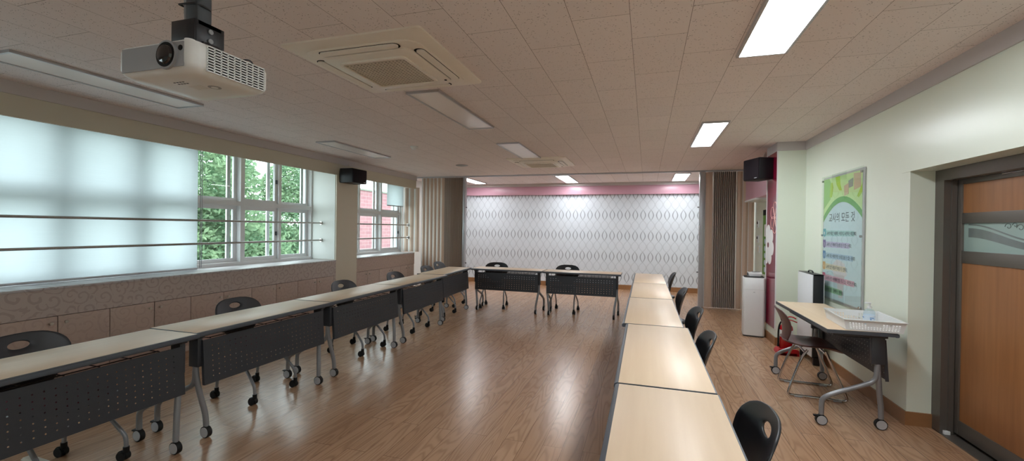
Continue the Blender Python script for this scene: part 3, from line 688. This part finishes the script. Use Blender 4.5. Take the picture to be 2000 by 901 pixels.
def make_chair():
    t = thing('task_chair', 'black plastic chair nearest the camera on the right, oval hole in its back', 'chair', (0, 0, 0), 0, 'black chairs around the tables')
    half = [(0, .785), (.07, .784), (.13, .776), (.175, .757), (.205, .728), (.219, .69), (.216, .645), (.2, .6), (.172, .555), (.138, .515), (.105, .48), (.085, .45), (.08, .425), (0, .42)]
    xc = lambda y, z: -.185 - .02 * ((z - .42) / .1 if z < .52 else 1) - .085 * max(0, (z - .5) / .285) ** 1.2 + 1.0 * y * y * min(1, max(0, (z - .45) / .15))
    make_back(half, (0, .722), .052, .0215, xc, 'backrest', 'black', t, .010)
    sq = [(-.20 + 0, -.10), (-.14, -.19), (-.02, -.215), (.12, -.215), (.2, -.19), (.225, -.12), (.23, 0)]
    def outl(sc, n=40):
        a, b = .215 * sc, .215 * sc; out = []
        for i in range(n):
            q = 2 * pi * i / n; ex = .55
            out.append((.015 + a * math.copysign(abs(cos(q)) ** ex, cos(q)), b * math.copysign(abs(sin(q)) ** ex, sin(q))))
        return out
    m = MB(); pad(m, outl(1.0), .435, .412, 0); pad(m, [(-.195 + .085 * cos(q), .14 * sin(q)) for q in [2 * pi * i / 28 for i in range(28)]], .428, .40, 0); m.obj('seat_pan', 'black', t, 50)
    m = MB(); pad(m, outl(.93), .462, .437, .008); m.obj('seat_cushion', 'maroon', t, 50)
    m = MB(); m.tube([(-.04, -.185, .402), (-.04, .185, .402)], .012, 10, 0); m.tube([(.06, -.185, .402), (.06, .185, .402)], .012, 10, 0); m.obj('under_frame', 'tube', t, 60)
    for sy in (-1, 1):
        for (pts, cx) in (([(-.06, .175, .402), (.06, .19, .29), (.165, .205, .175), (.19, .208, .14), (.192, .208, .075)], .192), ([(.07, .165, .402), (-.05, .178, .31), (-.17, .19, .2), (-.215, .195, .15), (-.22, .195, .075)], -.22)):
            m = MB(); m.tube([(x, sy * y, z) for x, y, z in pts], .0115, 10, 3); lg = m.obj('leg', 'tube', t, 60)
            c = MB(); y = sy * pts[-1][1]
            c.cyl((cx, y, .05), (cx, y, .085), .016, 12)
            for q in (-.013, .013): c.cyl((cx - .018, y + q - .009, .028), (cx - .018, y + q + .009, .028), .028, 18)
            hd = [(.034 * cos(radians(a)), .034 * sin(radians(a))) for a in range(-10, 191, 15)]
            c.prism([(u - .018, w + .028) for u, w in hd], y - .012, y + .012, lambda u, v, w: (cx + u, w, v))
            c.obj('caster', 'rubber', lg, 40)
    return t
ch = make_chair(); ch.location = (.15, 1.735, 0); ch.rotation_euler = (0, 0, pi)
for (x, y, a, l) in (
    (.125, 2.96, 180, 'second black chair from the camera on the right side'),
    (.155, 3.88, 184, 'middle black chair of the right side, overlapping the one in front'),
    (.145, 5.18, 182, 'fourth black chair on the right side, in front of the gathered partition'),
    (.14, 7.05, 180, 'farthest black chair on the right side, near the patterned wall'),
    (-3.10, 1.58, 10, 'black chair behind the nearest left table, cut by the frame edge'),
    (-3.115, 2.9, 0, 'black chair behind the second left table, in front of the cabinets'),
    (-3.125, 4.28, 0, 'black chair behind the third left table, in front of the pillar'),
    (-3.13, 5.38, 0, 'black chair behind the fourth left table, under the far window'),
    (-3.2, 6.44, 0, 'black chair behind the corner table, left one of the close pair'),
    (-3.42, 7.32, 0, 'black chair in the far left corner, right one of the close pair'),
    (-2.60, 7.40, -82, 'black chair behind the left table across the far end'),
    (-1.335, 7.43, -93, 'black chair behind the right table across the far end')):
    dup(ch, (x, y, 0), radians(a), l)

# ------------------------------------------------------------------ brown sled chair
sc_ = thing('sled_chair', 'brown plastic chair with chrome sled legs tucked under the wall table', 'chair', (1.40, 4.52, 0), radians(-4))
half = [(0, .74), (.08, .738), (.14, .725), (.18, .69), (.19, .64), (.18, .58), (.15, .52), (.12, .475), (.11, .445), (0, .44)]
make_back(half, (0, .62), .03, .012, lambda y, z: -.2 - .07 * ((z - .44) / .3) + .03 * sin((z - .44) / .3 * pi) + .9 * y * y, 'backrest', 'brownplastic', sc_, .010)
def dish(x, y): return .045 * max(0, -x / .22) ** 3 + .6 * y * y - .04 * max(0, (x - .1) / .13) ** 2
m = MB(); pad(m, [(.01 + .225 * math.copysign(abs(cos(q)) ** .6, cos(q)), .215 * math.copysign(abs(sin(q)) ** .6, sin(q))) for q in [2 * pi * i / 40 for i in range(40)]], .425, .41, -.012, dish=dish); m.obj('seat', 'brownplastic', sc_, 50)
for s in (-1, 1):
    m = MB(); y = s * .2
    m.tube([(-.05, y * .85, .405), (-.1, y * .9, .33), (-.2, y, .03), (-.19, y, .012), (-.12, y, .012), (.16, y, .012), (.225, y, .012), (.23, y, .04), (.11, y * .9, .33), (.08, y * .85, .405)], .0105, 10, 3)
    lg = m.obj('sled_leg', 'chrome', sc_, 60)
    for x in (-.12, .16): MB().cbox((x - .03, y - .013, .0), (x + .03, y + .013, .012), .003).obj('glide', 'greyplastic', lg, 40)
m = MB(); m.tube([(.09, -.17, .38), (.09, .17, .38)], .009, 8, 0); m.tube([(-.07, -.17, .385), (-.07, .17, .385)], .009, 8, 0); m.obj('cross_bar', 'chrome', sc_, 60)

# ------------------------------------------------------------------ basket and bottle on the wall table
bk = thing('basket', 'shallow white plastic basket with punched sides on the wall table', 'basket', (1.56, 3.93, TZ), radians(-4))
w, dpt, hh = .165, .225, .075
def slotwall(mb, fr, L, H, rows, cols, skip):
    """wall of length L height H with rectangular holes; fr(u,v,w)"""
    gw, gh = L * .86 / cols, H * .62 / rows; u0 = -L * .43; v0 = H * .12; t = .003
    def bx(ua, ub, va, vb):
        mb.add([fr(ua, va, 0), fr(ub, va, 0), fr(ub, vb, 0), fr(ua, vb, 0), fr(ua, va, t), fr(ub, va, t), fr(ub, vb, t), fr(ua, vb, t)], [(0, 3, 2, 1), (4, 5, 6, 7), (0, 1, 5, 4), (1, 2, 6, 5), (2, 3, 7, 6), (3, 0, 4, 7)])
    bx(-L / 2, u0, 0, H); bx(-u0, L / 2, 0, H); bx(u0, -u0, 0, v0); bx(u0, -u0, v0 + rows * gh, H)
    for i in range(cols):
        for j in range(rows):
            a, b = u0 + i * gw, v0 + j * gh
            if skip(i, j): bx(a, a + gw, b, b + gh)
            else:
                bx(a, a + gw * .2, b, b + gh); bx(a + gw * .8, a + gw, b, b + gh); bx(a + gw * .2, a + gw * .8, b, b + gh * .2); bx(a + gw * .2, a + gw * .8, b + gh * .8, b + gh)
m = MB(); m.box((-w, -dpt, .002), (w, dpt, .006))
sk = lambda i, j: 6 <= i < 11 and j >= 2
fl = .12
for s in (-1, 1): slotwall(m, (lambda u, v, q, s=s: (u * (1 + .1 * v / hh), s * (dpt + v * fl + (q - .003)), v + .004)), 2 * w, hh, 4, 17, sk)
for s in (-1, 1):
    for k in range(6): m.box((s * (w + fl * k * .0125) - .002, -dpt - fl * k * .0125, .004 + k * .0125), (s * (w + fl * k * .0125) + .002, dpt + fl * k * .0125, .004 + (k + 1) * .0125 - .0008)); 
    m.box((s * w - .0005, -dpt, .004), (s * w + .0005, dpt, .07))
m.obj('tray', 'white', bk)
m = MB(); W2, D2 = w + hh * fl + .004, dpt + hh * fl + .004
for s in (-1, 1): m.cbox((s * W2 - .007, -D2 - .007, hh), (s * W2 + .007, D2 + .007, hh + .007), .002); m.cbox((-W2, s * D2 - .0068, hh + .0003), (W2, s * D2 + .0068, hh + .0067), .002)
m.obj('rim', 'white', bk, 40)
bt = thing('sanitizer_bottle', 'clear bluish hand sanitizer pump bottle standing in the basket', 'bottle', (1.625, 3.98, TZ + .006))
m = MB(); m.lathe([(.034, 0), (.037, .006), (.037, .085), (.034, .1), (.024, .112), (.013, .116), (.013, .122)], n=24); m.obj('bottle_body', 'bottleglass', bt, 50)
MB().lathe([(.0335, .002), (.0355, .008), (.0355, .062), (.001, .062)], n=24).obj('liquid', plain('pale_blue_gel', srgb(204, 220, 232), .2, 0, .5, .02, 10), bt, 50)
m = MB(); m.lathe([(.0375, .02), (.0376, .021), (.0376, .072), (.0375, .073)], n=24); m.obj('label_wrap', plain('pale_blue_label', srgb(206, 220, 234), .5, 0, .3, .03, 40), bt, 50)
m = MB(); m.box((-.0385, -.012, .05), (-.0378, .012, .056)); m.box((-.012, -.0385, .05), (.014, -.0378, .056)); m.box((-.01, -.0385, .038), (.0, -.0378, .045)); m.obj('label_print', 'p_blue', bt)
m = MB(); m.cyl((0, 0, .12), (0, 0, .135), .015, 16); m.cyl((0, 0, .135), (0, 0, .158), .006, 10); m.cbox((-.032, -.008, .156), (.01, .008, .168), .004); m.obj('pump', 'white', bt, 40)

# ------------------------------------------------------------------ poster board on the right wall
PX = XR; PY0, PY1, PZ0, PZ1 = 5.60, 4.655, .715, 2.01
po = thing('poster_board', 'tall acrylic wall poster with green top and Korean writing', 'poster', (PX - .001, (PY0 + PY1) / 2, PZ0))
PW, PH = PY0 - PY1, PZ1 - PZ0
FR = lambda d: (lambda u, v, w: (-d - w, -(u - PW / 2), v))     # u from far (left in view) to near, v up
MB().box((-.012, -PW / 2, 0), (-.001, PW / 2, PH)).obj('backing_board', 'alu', po)
def flat(name, poly, d, mat, parent=None, th=.0006): return MB().prism(poly, 0, th, FR(d)).obj(name, mat, parent or po)
pr = flat('print', [(.02, .02), (PW - .03, .02), (PW - .03, PH - .02), (.02, PH - .02)], .0122, 'p_sky')
def arc(u): q = (u - .02) / (PW - .05); return PH - .30 + .17 * (1 - (2 * q - 1) ** 2) - .115 + .03 * q
us = [.02 + (PW - .05) * i / 20 for i in range(21)]
flat('print_header', [(u, arc(u)) for u in us] + [(PW - .03, PH - .02), (.02, PH - .02)], .013, 'p_pale', pr)
flat('print_arc', [(u, arc(u) - .055 - .02 * abs(u / PW - .5)) for u in us] + [(u, arc(u)) for u in us[::-1]], .0138, 'p_band', pr)
flat('print_patch', [(.02, PH - .34), (.20, PH - .24), (.24, PH - .10), (.16, PH - .02), (.02, PH - .02)], .0134, 'p_green', pr)
flat('print_patch', [(.18, PH - .22), (.24, PH - .22), (.27, PH - .12), (.25, PH - .07), (.2, PH - .07)], .0142, 'p_lime', pr)
flat('print_swirl', [(.32, PH - .02), (.43, PH - .02), (.44, PH - .10), (.48, PH - .17), (.42, PH - .165), (.35, PH - .10)], .0142, 'p_lime', pr)
flat('print_swirl', [(PW - .035, PH - .14), (PW - .032, PH - .22), (PW - .10, PH - .265), (PW - .13, PH - .25)], .0142, 'p_lime', pr)
flat('print_square', [(.78 * PW, PH - .03), (PW - .06, PH - .04), (PW - .06, PH - .17), (.79 * PW, PH - .19)], .0142, 'p_tan', pr)
flat('print_square', [(.66 * PW, PH - .09), (.77 * PW, PH - .07), (.77 * PW, PH - .15), (.68 * PW, PH - .16)], .0148, 'p_grey', pr)
flat('print_square', [(.56 * PW, PH - .13), (.67 * PW, PH - .11), (.67 * PW, PH - .215), (.57 * PW, PH - .23)], .0146, 'p_tan', pr)
flat('print_stain', [(.25 * PW, .36), (.42 * PW, .44), (.6 * PW, .40), (.66 * PW, .30), (.5 * PW, .2), (.36 * PW, .24)], .0129, 'p_pink', pr, .0002)
flat('print_stain', [(.42 * PW, .2), (.58 * PW, .2), (.56 * PW, .06), (.46 * PW, .05)], .0129, 'p_pink', pr, .0002)
def text(body, size, u, v, d, mat, parent, name, width=None, spacing=1.0):
    cu = bpy.data.curves.new(name, 'FONT'); cu.body = body; cu.size = size; cu.extrude = .0003; cu.resolution_u = 2
    to = bpy.data.objects.new(name, cu); COL.objects.link(to); dg = bpy.context.evaluated_depsgraph_get(); dg.update()
    me = bpy.data.meshes.new_from_object(to.evaluated_get(dg)); COL.objects.unlink(to); bpy.data.objects.remove(to); bpy.data.curves.remove(cu)
    xs = [q.co.x for q in me.vertices]
    k = (width / (max(xs) - min(xs))) if (width and xs) else 1
    x0 = min(xs) if xs else 0
    return me, k, x0
def wall_text(body, size, u, v, d, mat, parent, name, width, spacing=1.0):
    me, k, x0 = text(body, size, u, v, d, mat, parent, name, width)
    for q in me.vertices: c = q.co; q.co = (-d - .0005 - c.z, -(u + (c.x - x0) * k - PW / 2), v + c.y)
    me.materials.clear(); me.materials.append(MT[mat])
    for p in me.polygons: p.material_index = 0
    o = bpy.data.objects.new(name, me); COL.objects.link(o); o.parent = parent; return o
wall_text('교사의 모든 것', .105, .17, PH - .475, .0132, 'ink', po, 'heading_text', .60)
lines = [('교사의 마음은 이해하는 마음이고 사랑하는 마음이다.', .70, 'teal'), ('교사의 눈은 아이의 가능성을 볼 수 있는 눈이다.', .60, 'purple'), ('교사의 귀는 아이의 작은 소리를 들을 수 있는 귀이다.', .68, 'blue'), ('교사의 입은 희망과 격려를 주는 입이다.', .52, 'orange'), ('교사의 손은 아이에게 힘을 주고 돕는 따뜻한 손이다.', .72, 'crim'), ('교사의 발은 함께하는 발이다.', .44, 'dgreen')]
zz = [PH - .665, PH - .795, PH - .92, PH - 1.035, PH - 1.15, PH - 1.265]
zz = [PH - .60 - i * .118 for i in range(6)]
for i, (tx, wd, cn) in enumerate(lines):
    v = zz[i]
    flat('line_band', [(.08, v - .03), (.10 + wd * .95, v - .025), (.10 + wd * .95, v + .028), (.08, v + .034)], .0133, 'b_' + cn, pr)
    pill = [(.055 + .036 * cos(radians(q)), v + .002 + .04 * sin(radians(q))) for q in range(180, 361, 20)] + [(.091, v + .05), (.019, v + .05)]
    flat('number_badge', pill, .0139, 'p_' + cn, pr)
    wall_text(str(i + 1), .045, .045, v - .012, .0146, 'label', po, 'badge_number', .018)
    wall_text(tx, .042, .115, v - .014, .0139, 'ink', po, 'line_text', wd)
MB().box((-.0235, -PW / 2 - .012, -.012), (-.0195, PW / 2 + .012, PH + .012)).obj('acrylic_sheet', 'acrylic', po)
for u in (.012, PW - .03):
    for v in (.03, PH * .52, PH - .035):
        q = MB(); q.cyl(FR(0)(u, v, 0), FR(0)(u, v, .03), .011, 14); q.obj('standoff_bolt', 'chrome', po, 40)

# ------------------------------------------------------------------ magenta panel on the column, flowers
mg = thing('decorative_panel', 'glossy magenta panel with white flowers on the column side', 'wall panel', (CX, (CY0 + CY1) / 2, .2))
cy = (CY0 + CY1) / 2; ph = 2.43 - .2
MB().box((-.010, CY0 - cy + .008, 0), (-.001, CY1 - cy - .02, ph)).obj('gloss_sheet', 'magenta', mg)
m = MB(); m.box((-.016, CY1 - cy - .02, 0), (-.001, CY1 - cy, ph)); m.box((-.014, CY0 - cy, 0), (-.001, CY0 - cy + .008, ph)); m.obj('edge_strip', 'white', mg)
def petal(cy_, cz_, ang, r, wd, y0, y1):
    out = []
    for i in range(22):
        t = 2 * pi * i / 22; a = .5 - .5 * cos(t); q = wd * sin(t) * (.55 + .6 * a)
        y = cy_ + (a * r * .92 + r * .08) * cos(ang) - q * sin(ang); z = cz_ + (a * r * .92 + r * .08) * sin(ang) + q * cos(ang)
        out.append((min(max(y, y0), y1), z))
    return out
ya, yb = CY0 - cy + .009, CY1 - cy - .021
fz = 1.245 - .2
m = MB(); fy = .13
for k in range(7): m.prism(petal(fy, fz, radians(90 + k * 360 / 7), .27, .1, ya, yb), 0, .001 + .0002 * k, lambda u, v, w: (-.0102 - w, u, v))
m.obj('white_flower', 'flower', mg)
m = MB(); m.prism([(min(fy + .035 * cos(q), yb), fz + .035 * sin(q)) for q in [2 * pi * i / 14 for i in range(14)]], 0, .003, lambda u, v, w: (-.0105 - w, u, v)); m.obj('flower_center', 'magenta', mg)
m = MB(); fy2, fz2 = -.16, 1.60 - .2
for k in range(6):
    P = petal(fy2, fz2, radians(30 + k * 60), .20, .08, ya, yb)
    m.tube([(-.0108, y, z) for y, z in P] + [(-.0108, P[0][0], P[0][1])], .0028, 5, 1)
m.obj('outlined_flower', 'flowerline', mg)
m = MB(); m.prism([(fy2 + .03 * cos(q), fz2 + .03 * sin(q)) for q in [2 * pi * i / 14 for i in range(14)]], 0, .002, lambda u, v, w: (-.0105 - w, u, v)); m.obj('outlined_flower_center', 'flowerline', mg)

# ------------------------------------------------------------------ air purifier
ap = thing('air_purifier', 'tall white air purifier standing by the magenta panel', 'air purifier', (1.41, 6.72, 0), radians(-8))
LP = lambda a, b, r, z: [(x, y, z) for x, y in rrect(a, b, r, 5)]
m = MB(); loft(m, [LP(.125, .125, .03, .0), LP(.125, .125, .03, .018)]); m.obj('base', 'black', ap, 40)
m = MB(); loft(m, [LP(.13, .13, .035, .018), LP(.133, .133, .035, .03), LP(.133, .133, .035, .635)]); m.obj('body', 'white', ap, 40)
m = MB(); loft(m, [LP(.133, .133, .035, .638), LP(.133, .133, .035, .79), LP(.128, .128, .033, .797)]); m.obj('upper_body', 'white', ap, 40)
m = MB(); loft(m, [LP(.12, .12, .03, .797), LP(.12, .12, .03, .806)]); m.obj('top_grille', 'black', ap, 40)
MB().box((-.01, -.1345, .60), (.012, -.1325, .606)).obj('logo_mark', 'greyplastic', ap)
hd = thing('handheld_device', 'small white device lying on top of the air purifier', 'device', (1.41, 6.70, .806), radians(10))
m = MB(); m.xf(Matrix.Identity(4)); m.cyl((-.08, 0, .032), (.09, 0, .032), .031, 20); m.cbox((-.07, -.03, .0), (.08, .03, .03), .008); m.obj('casing', 'white', hd, 50)
m = MB(); m.cyl((-.085, 0, .032), (-.0795, 0, .032), .022, 18); m.obj('dark_end', 'black', hd, 40)
m = MB(); m.cbox((-.03, -.02, .06), (.07, .02, .068), .003); m.obj('top_plate', 'greyplastic', hd, 40)

# ------------------------------------------------------------------ right wall far: thermostats, switch, green banner
for (z, l) in ((1.55, 'upper small white wall controller with dark screen near the partition'), (1.29, 'lower small white wall controller with dark screen near the partition')):
    t = thing('wall_controller', l, 'controller', (XR, 8.55, z), 0, 'wall controllers')
    MB().cbox((-.022, -.055, -.065), (-.001, .055, .065), .004).obj('case', 'white', t, 40); MB().box((-.0235, -.035, .0), (-.0215, .035, .045)).obj('screen', 'dark', t); MB().box((-.0235, -.02, -.04), (-.0215, .02, -.025)).obj('button', 'greyplastic', t)
t = thing('light_switch', 'white light switch plate below the wall controllers', 'switch', (XR, 8.5, 1.12)); MB().cbox((-.012, -.06, -.06), (-.001, .06, .06), .003).obj('plate', 'white', t, 40)
for y in (-.025, .025): MB().cbox((-.018, y - .02, -.04), (-.012, y + .02, .04), .002).obj('rocker', 'offwhite', t, 40)
t = thing('green_banner', 'narrow green wall chart partly hidden behind the column', 'wall chart', (XR, 7.9, .72))
MB().box((-.012, -.3, 0), (-.001, .3, 1.04)).obj('board', 'green', t); MB().box((-.014, -.3, .97), (-.001, .3, 1.06)).obj('header', 'dark', t)
MB().prism(rrect(.22, .1, .03), 0, .002, lambda u, v, w: (-.0122 - w, u, v + .72)).obj('text_box', 'label', t)
for r in range(5):
    for c in range(3): MB().prism([(.045 * cos(q), .045 * sin(q)) for q in [2 * pi * i / 16 for i in range(16)]], 0, .002, lambda u, v, w: (-.0122 - w, u - .16 + c * .16, v + .08 + r * .115)).obj('round_picture', 'p_sky', t)

# ------------------------------------------------------------------ folded white table, extinguisher
ft = thing('folded_table', 'white folded board with black edges leaning by the right wall', 'folded table', (1.745, 5.62, 0), 0)
m = MB(); m.cbox((-.055, -.235, .09), (-.047, .235, .965), .002); m.obj('white_face', 'panelwhite', ft, 40)
m = MB(); m.cbox((-.047, -.24, .085), (.047, -.222, .972), .003); m.cbox((-.047, .222, .085), (.047, .24, .972), .003); m.cbox((-.047, -.24, .955), (.047, .24, .972), .003); m.cbox((-.047, -.24, .085), (.047, .24, .1), .003); m.obj('frame', 'black', ft, 40)
MB().cbox((.047, -.235, .09), (.055, .235, .965), .002).obj('rear_face', 'panelwhite', ft, 40)
for y in (-.2, .2): MB().cbox((-.03, y - .02, 0), (.03, y + .02, .09), .004).obj('foot', 'black', ft, 40)
m = MB(); m.tube([(0, -.07, .97), (0, -.065, .995), (0, .065, .995), (0, .07, .97)], .007, 8, 2); m.obj('handle', 'black', ft, 60)
es = thing('extinguisher_stand', 'red plastic tray stand on the floor under the extinguisher', 'stand', (1.575, 5.83, 0))
m = MB(); o = rrect(.105, .105, .02); loft(m, [[(x, y, 0) for x, y in o], [(x * 1.0, y, .03) for x, y in o], [(x * .85, y * .85, .055) for x, y in o]]); m.obj('base', 'reddark', es, 40)
m = MB(); m.prism([(-.105, .0), (-.105, .06), (-.085, .075), (.085, .075), (.105, .06), (.105, 0)], .085, .105, lambda u, v, w: (u, -w, v)); m.obj('lip', 'reddark', es, 40)
fe = thing('fire_extinguisher', 'red fire extinguisher standing behind the brown chair', 'fire extinguisher', (1.575, 5.84, .056))
MB().lathe([(.06, 0), (.068, .008), (.068, .235), (.062, .262), (.045, .285), (.022, .298), (.018, .302), (.018, .318)], n=28).obj('cylinder', 'red', fe, 50)
m = MB(); m.lathe([(.0685, .14), (.069, .142), (.069, .218), (.0685, .22)], n=28); lb = m.obj('label_band', 'label', fe, 50)
m = MB(); m.box((-.035, -.0712, .17), (.02, -.0695, .18)); m.box((-.055, -.061, .165), (-.037, -.05, .20)); m.obj('label_print', 'ink', lb)
m = MB(); m.cyl((0, 0, .318), (0, 0, .345), .014, 14); m.cyl((-.018, 0, .33), (.03, 0, .33), .009, 10); m.obj('valve', 'gold', fe, 40)
m = MB(); m.tube([(-.01, 0, .343), (.02, 0, .375), (.07, 0, .372), (.10, 0, .352)], .007, 8, 2); m.tube([(.0, 0, .338), (.05, 0, .335), (.11, 0, .312)], .006, 8, 2); m.obj('handle', 'red', fe, 60)
m = MB(); m.tube([(-.018, 0, .33), (-.06, 0, .31), (-.082, 0, .22), (-.08, 0, .06)], .009, 8, 3); m.cyl((-.08, 0, .06), (-.08, 0, .02), .009, 10, .014); m.obj('hose', 'rubber', fe, 60)

# ------------------------------------------------------------------ floor cable cover
tag(MB().prism([(-.03, 0), (-.018, .011), (.018, .011), (.03, 0)], -.55, .55, lambda u, v, w: (w, u, v)).xf(rot_about((-2.98, 1.625, 0), radians(-3))).obj('cable_cover', 'strip', None), 'pale strip cable cover on the floor under the nearest left table', 'cable cover')

# ------------------------------------------------------------------ door
dr = bpy.data.objects.new('door_1', None); COL.objects.link(dr); struct(dr); dr.location = (2.08, 0, 0)
m = MB(); m.box((-.07, 3.87, 0), (.1, DY1 - .001, DZ - .001)); m.box((-.07, DY0 + .001, 1.80), (.1, 3.87, DZ - .001)); m.box((-.03, 3.855, 0), (-.001, 3.87, 1.80)); m.obj('door_frame', 'doorframe', dr)
m = MB()
lf = MB(); ly0, ly1 = DY0 + .02, 3.855
lf.cbox((.0, ly1 - .045, .03), (.035, ly1, 1.80), .003).cbox((.0, ly0, .03), (.035, ly0 + .045, 1.80), .003)
for (a, b) in ((.03, .13), (1.222, 1.304), (1.494, 1.566), (1.765, 1.80)): lf.cbox((.0, ly0 + .045, a), (.035, ly1 - .045, b), .003)
leaf = lf.obj('door_leaf', 'doorframe', dr, 40)
m = MB(); m.box((.008, ly0 + .04, .12), (.028, ly1 - .04, 1.225)); m.box((.008, ly0 + .04, 1.56), (.028, ly1 - .04, 1.77)); m.obj('wood_panel', 'doorwood', leaf)
MB().box((.014, ly0 + .04, 1.30), (.022, ly1 - .04, 1.50)).obj('glass_strip', 'doorglass', leaf)
def band(lo, hi, y_from, y_to):
    n = 20; return [(y_from + (y_to - y_from) * i / n, lo(i / n)) for i in range(n + 1)] + [(y_from + (y_to - y_from) * i / n, hi(i / n)) for i in range(n, -1, -1)]
wav = lambda q: .5 + .5 * cos(pi * min(1, q * 1.25))
ygl = ly1 - .09
m = MB(); m.prism(band(lambda q: 1.325 + .075 * wav(q), lambda q: 1.36 + .10 * wav(q) + .002, ygl, ygl - .75), 0, .0008, lambda u, v, w: (.0138 - w, u, v))
m.prism(band(lambda q: 1.373 + .108 * wav(q), lambda q: 1.383 + .108 * wav(q), ygl, ygl - .75), 0, .0008, lambda u, v, w: (.0138 - w, u, v)); m.obj('clear_wave_stripe', 'doorglassclear', leaf)
m = MB()
for (yy_, zz_, r) in ((3.42, 1.47, .028), (3.37, 1.478, .02), (3.33, 1.462, .03), (3.27, 1.475, .022)):
    m.tube([(.0132, yy_ + r * cos(t) * (1 - t / 9), zz_ + r * .8 * sin(t) * (1 - t / 9)) for t in [i * .5 for i in range(13)]], .0022, 5, 1)
m.obj('scroll_decal', 'doorglassclear', leaf)
MB().box((.0, 2.95, 1.79), (-.006, 3.45, 1.797)).obj('track_highlight', 'chrome', dr)
MB().cbox((-.055, 3.845, .0), (-.02, 3.868, .03), .003).obj('floor_guide', 'white', dr, 40)
struct(bxs('trim_16', 'basewood', [((XR + .0, DY0, 0), (2.05, 3.96, .004))])) if False else None
struct(bxs('trim_17', 'doorframe', [((2.01, DY0, 0), (2.3, DY1, .006))]))
struct(bxs('wall_corridor', 'wall_white', [((2.3, DY0 - .3, 0), (2.36, DY1 + .3, CEIL))]))

# ------------------------------------------------------------------ outside the windows
struct(bxs('ground', 'concrete', [((-60, -30, -3.3), (-5.62, 60, -3.2))]))
def tree(name, loc, blobs, n, size, mat, label, group, trunk_h, seed):
    rnd = random.Random(seed); t = thing(name, label, 'tree', loc, 0, group); m = MB()
    for _ in range(n):
        (c, r) = blobs[rnd.randrange(len(blobs))]
        v = Vector((rnd.gauss(0, 1), rnd.gauss(0, 1), rnd.gauss(0, 1))).normalized() * (rnd.random() ** .22)
        p = Vector((c[0] + v.x * r[0], c[1] + v.y * r[1], c[2] + v.z * r[2]))
        a = Vector((rnd.gauss(0, 1), rnd.gauss(0, 1), rnd.gauss(0, .6))).normalized(); b = a.cross(Vector((rnd.gauss(0, 1), rnd.gauss(0, 1), rnd.gauss(0, 1)))).normalized(); s = size * (.6 + .8 * rnd.random())
        m.add([p - a * s, p - b * s * .45, p + a * s, p + b * s * .45], [(0, 1, 2, 3)])
    m.obj('foliage', mat, t, fix=False)
    k = MB(); k.tube([(0, 0, 0), (.1, .05, trunk_h * .5), (0, 0, trunk_h)], .16, 8, 2); k.obj('trunk', 'bark', t, 60)
    return t
tree('leafy_tree', (-10.0, 8.0, -3.2), [((0, 0, 4.0), (1.3, 1.5, 1.4)), ((.2, -.5, 5.6), (1.2, 1.2, 1.2)), ((.2, .8, 3.2), (1.2, 1.2, 1.4)), ((0, -1.2, 3.6), (1.2, 1.2, 1.6)), ((.1, .2, 2.6), (1.3, 1.6, 1.0))], 34000, .068, 'leaf', 'bright green leafy tree outside the left window pane', 'trees outside the window', 4.2, 3)
tree('leafy_tree', (-12.9, 13.4, -3.2), [((0, 0, 4.5), (1.5, 1.6, 1.7)), ((0, .2, 6.0), (1.2, 1.2, 1.1)), ((.2, -1.2, 3.4), (1.4, 1.4, 1.4)), ((0, .9, 3.2), (1.3, 1.3, 1.6))], 30000, .068, 'leaf', 'bright green leafy tree outside the right window pane', 'trees outside the window', 4.0, 5)
tree('leafy_tree', (-17.4, 12.6, -3.2), [((0, 0, 4.4), (1.4, 2.4, 1.0)), ((0, -2.4, 4.2), (1.4, 1.8, 1.8)), ((0, .3, 2.8), (1.4, 2.8, 1.6))], 26000, .085, 'leafdark', 'darker leafy tree behind, low between the two bright trees', 'trees outside the window', 3.4, 9)
pn = [((0, 0, 2.6 + i * .72), (2.1 - i * .19, 2.1 - i * .19, .26)) for i in range(10)]
tree('pine_tree', (-22.6, 18.2, -3.2), pn, 12000, .09, 'pine', 'dark layered pine showing against the sky in the middle pane', None, 9.2, 11)
bd = thing('brick_building', 'pinkish red brick building outside the far window', 'building', (-12.4, 20.7, -3.2))
MB().box((-2.2, -4.0, 0), (0, 8, 6.25)).obj('wall', 'brick', bd)
MB().cbox((-2.3, -4.08, 6.25), (.08, 8.1, 6.33), .01).obj('parapet', 'concrete', bd, 40)
for y in (-2.6, 4.5):
    f = MB().box((-.06, y - .5, 1.2), (.03, y + .5, 2.6)).obj('window', 'pvc', bd); MB().box((.03, y - .42, 1.28), (.036, y + .42, 2.52)).obj('pane', 'lens', f)
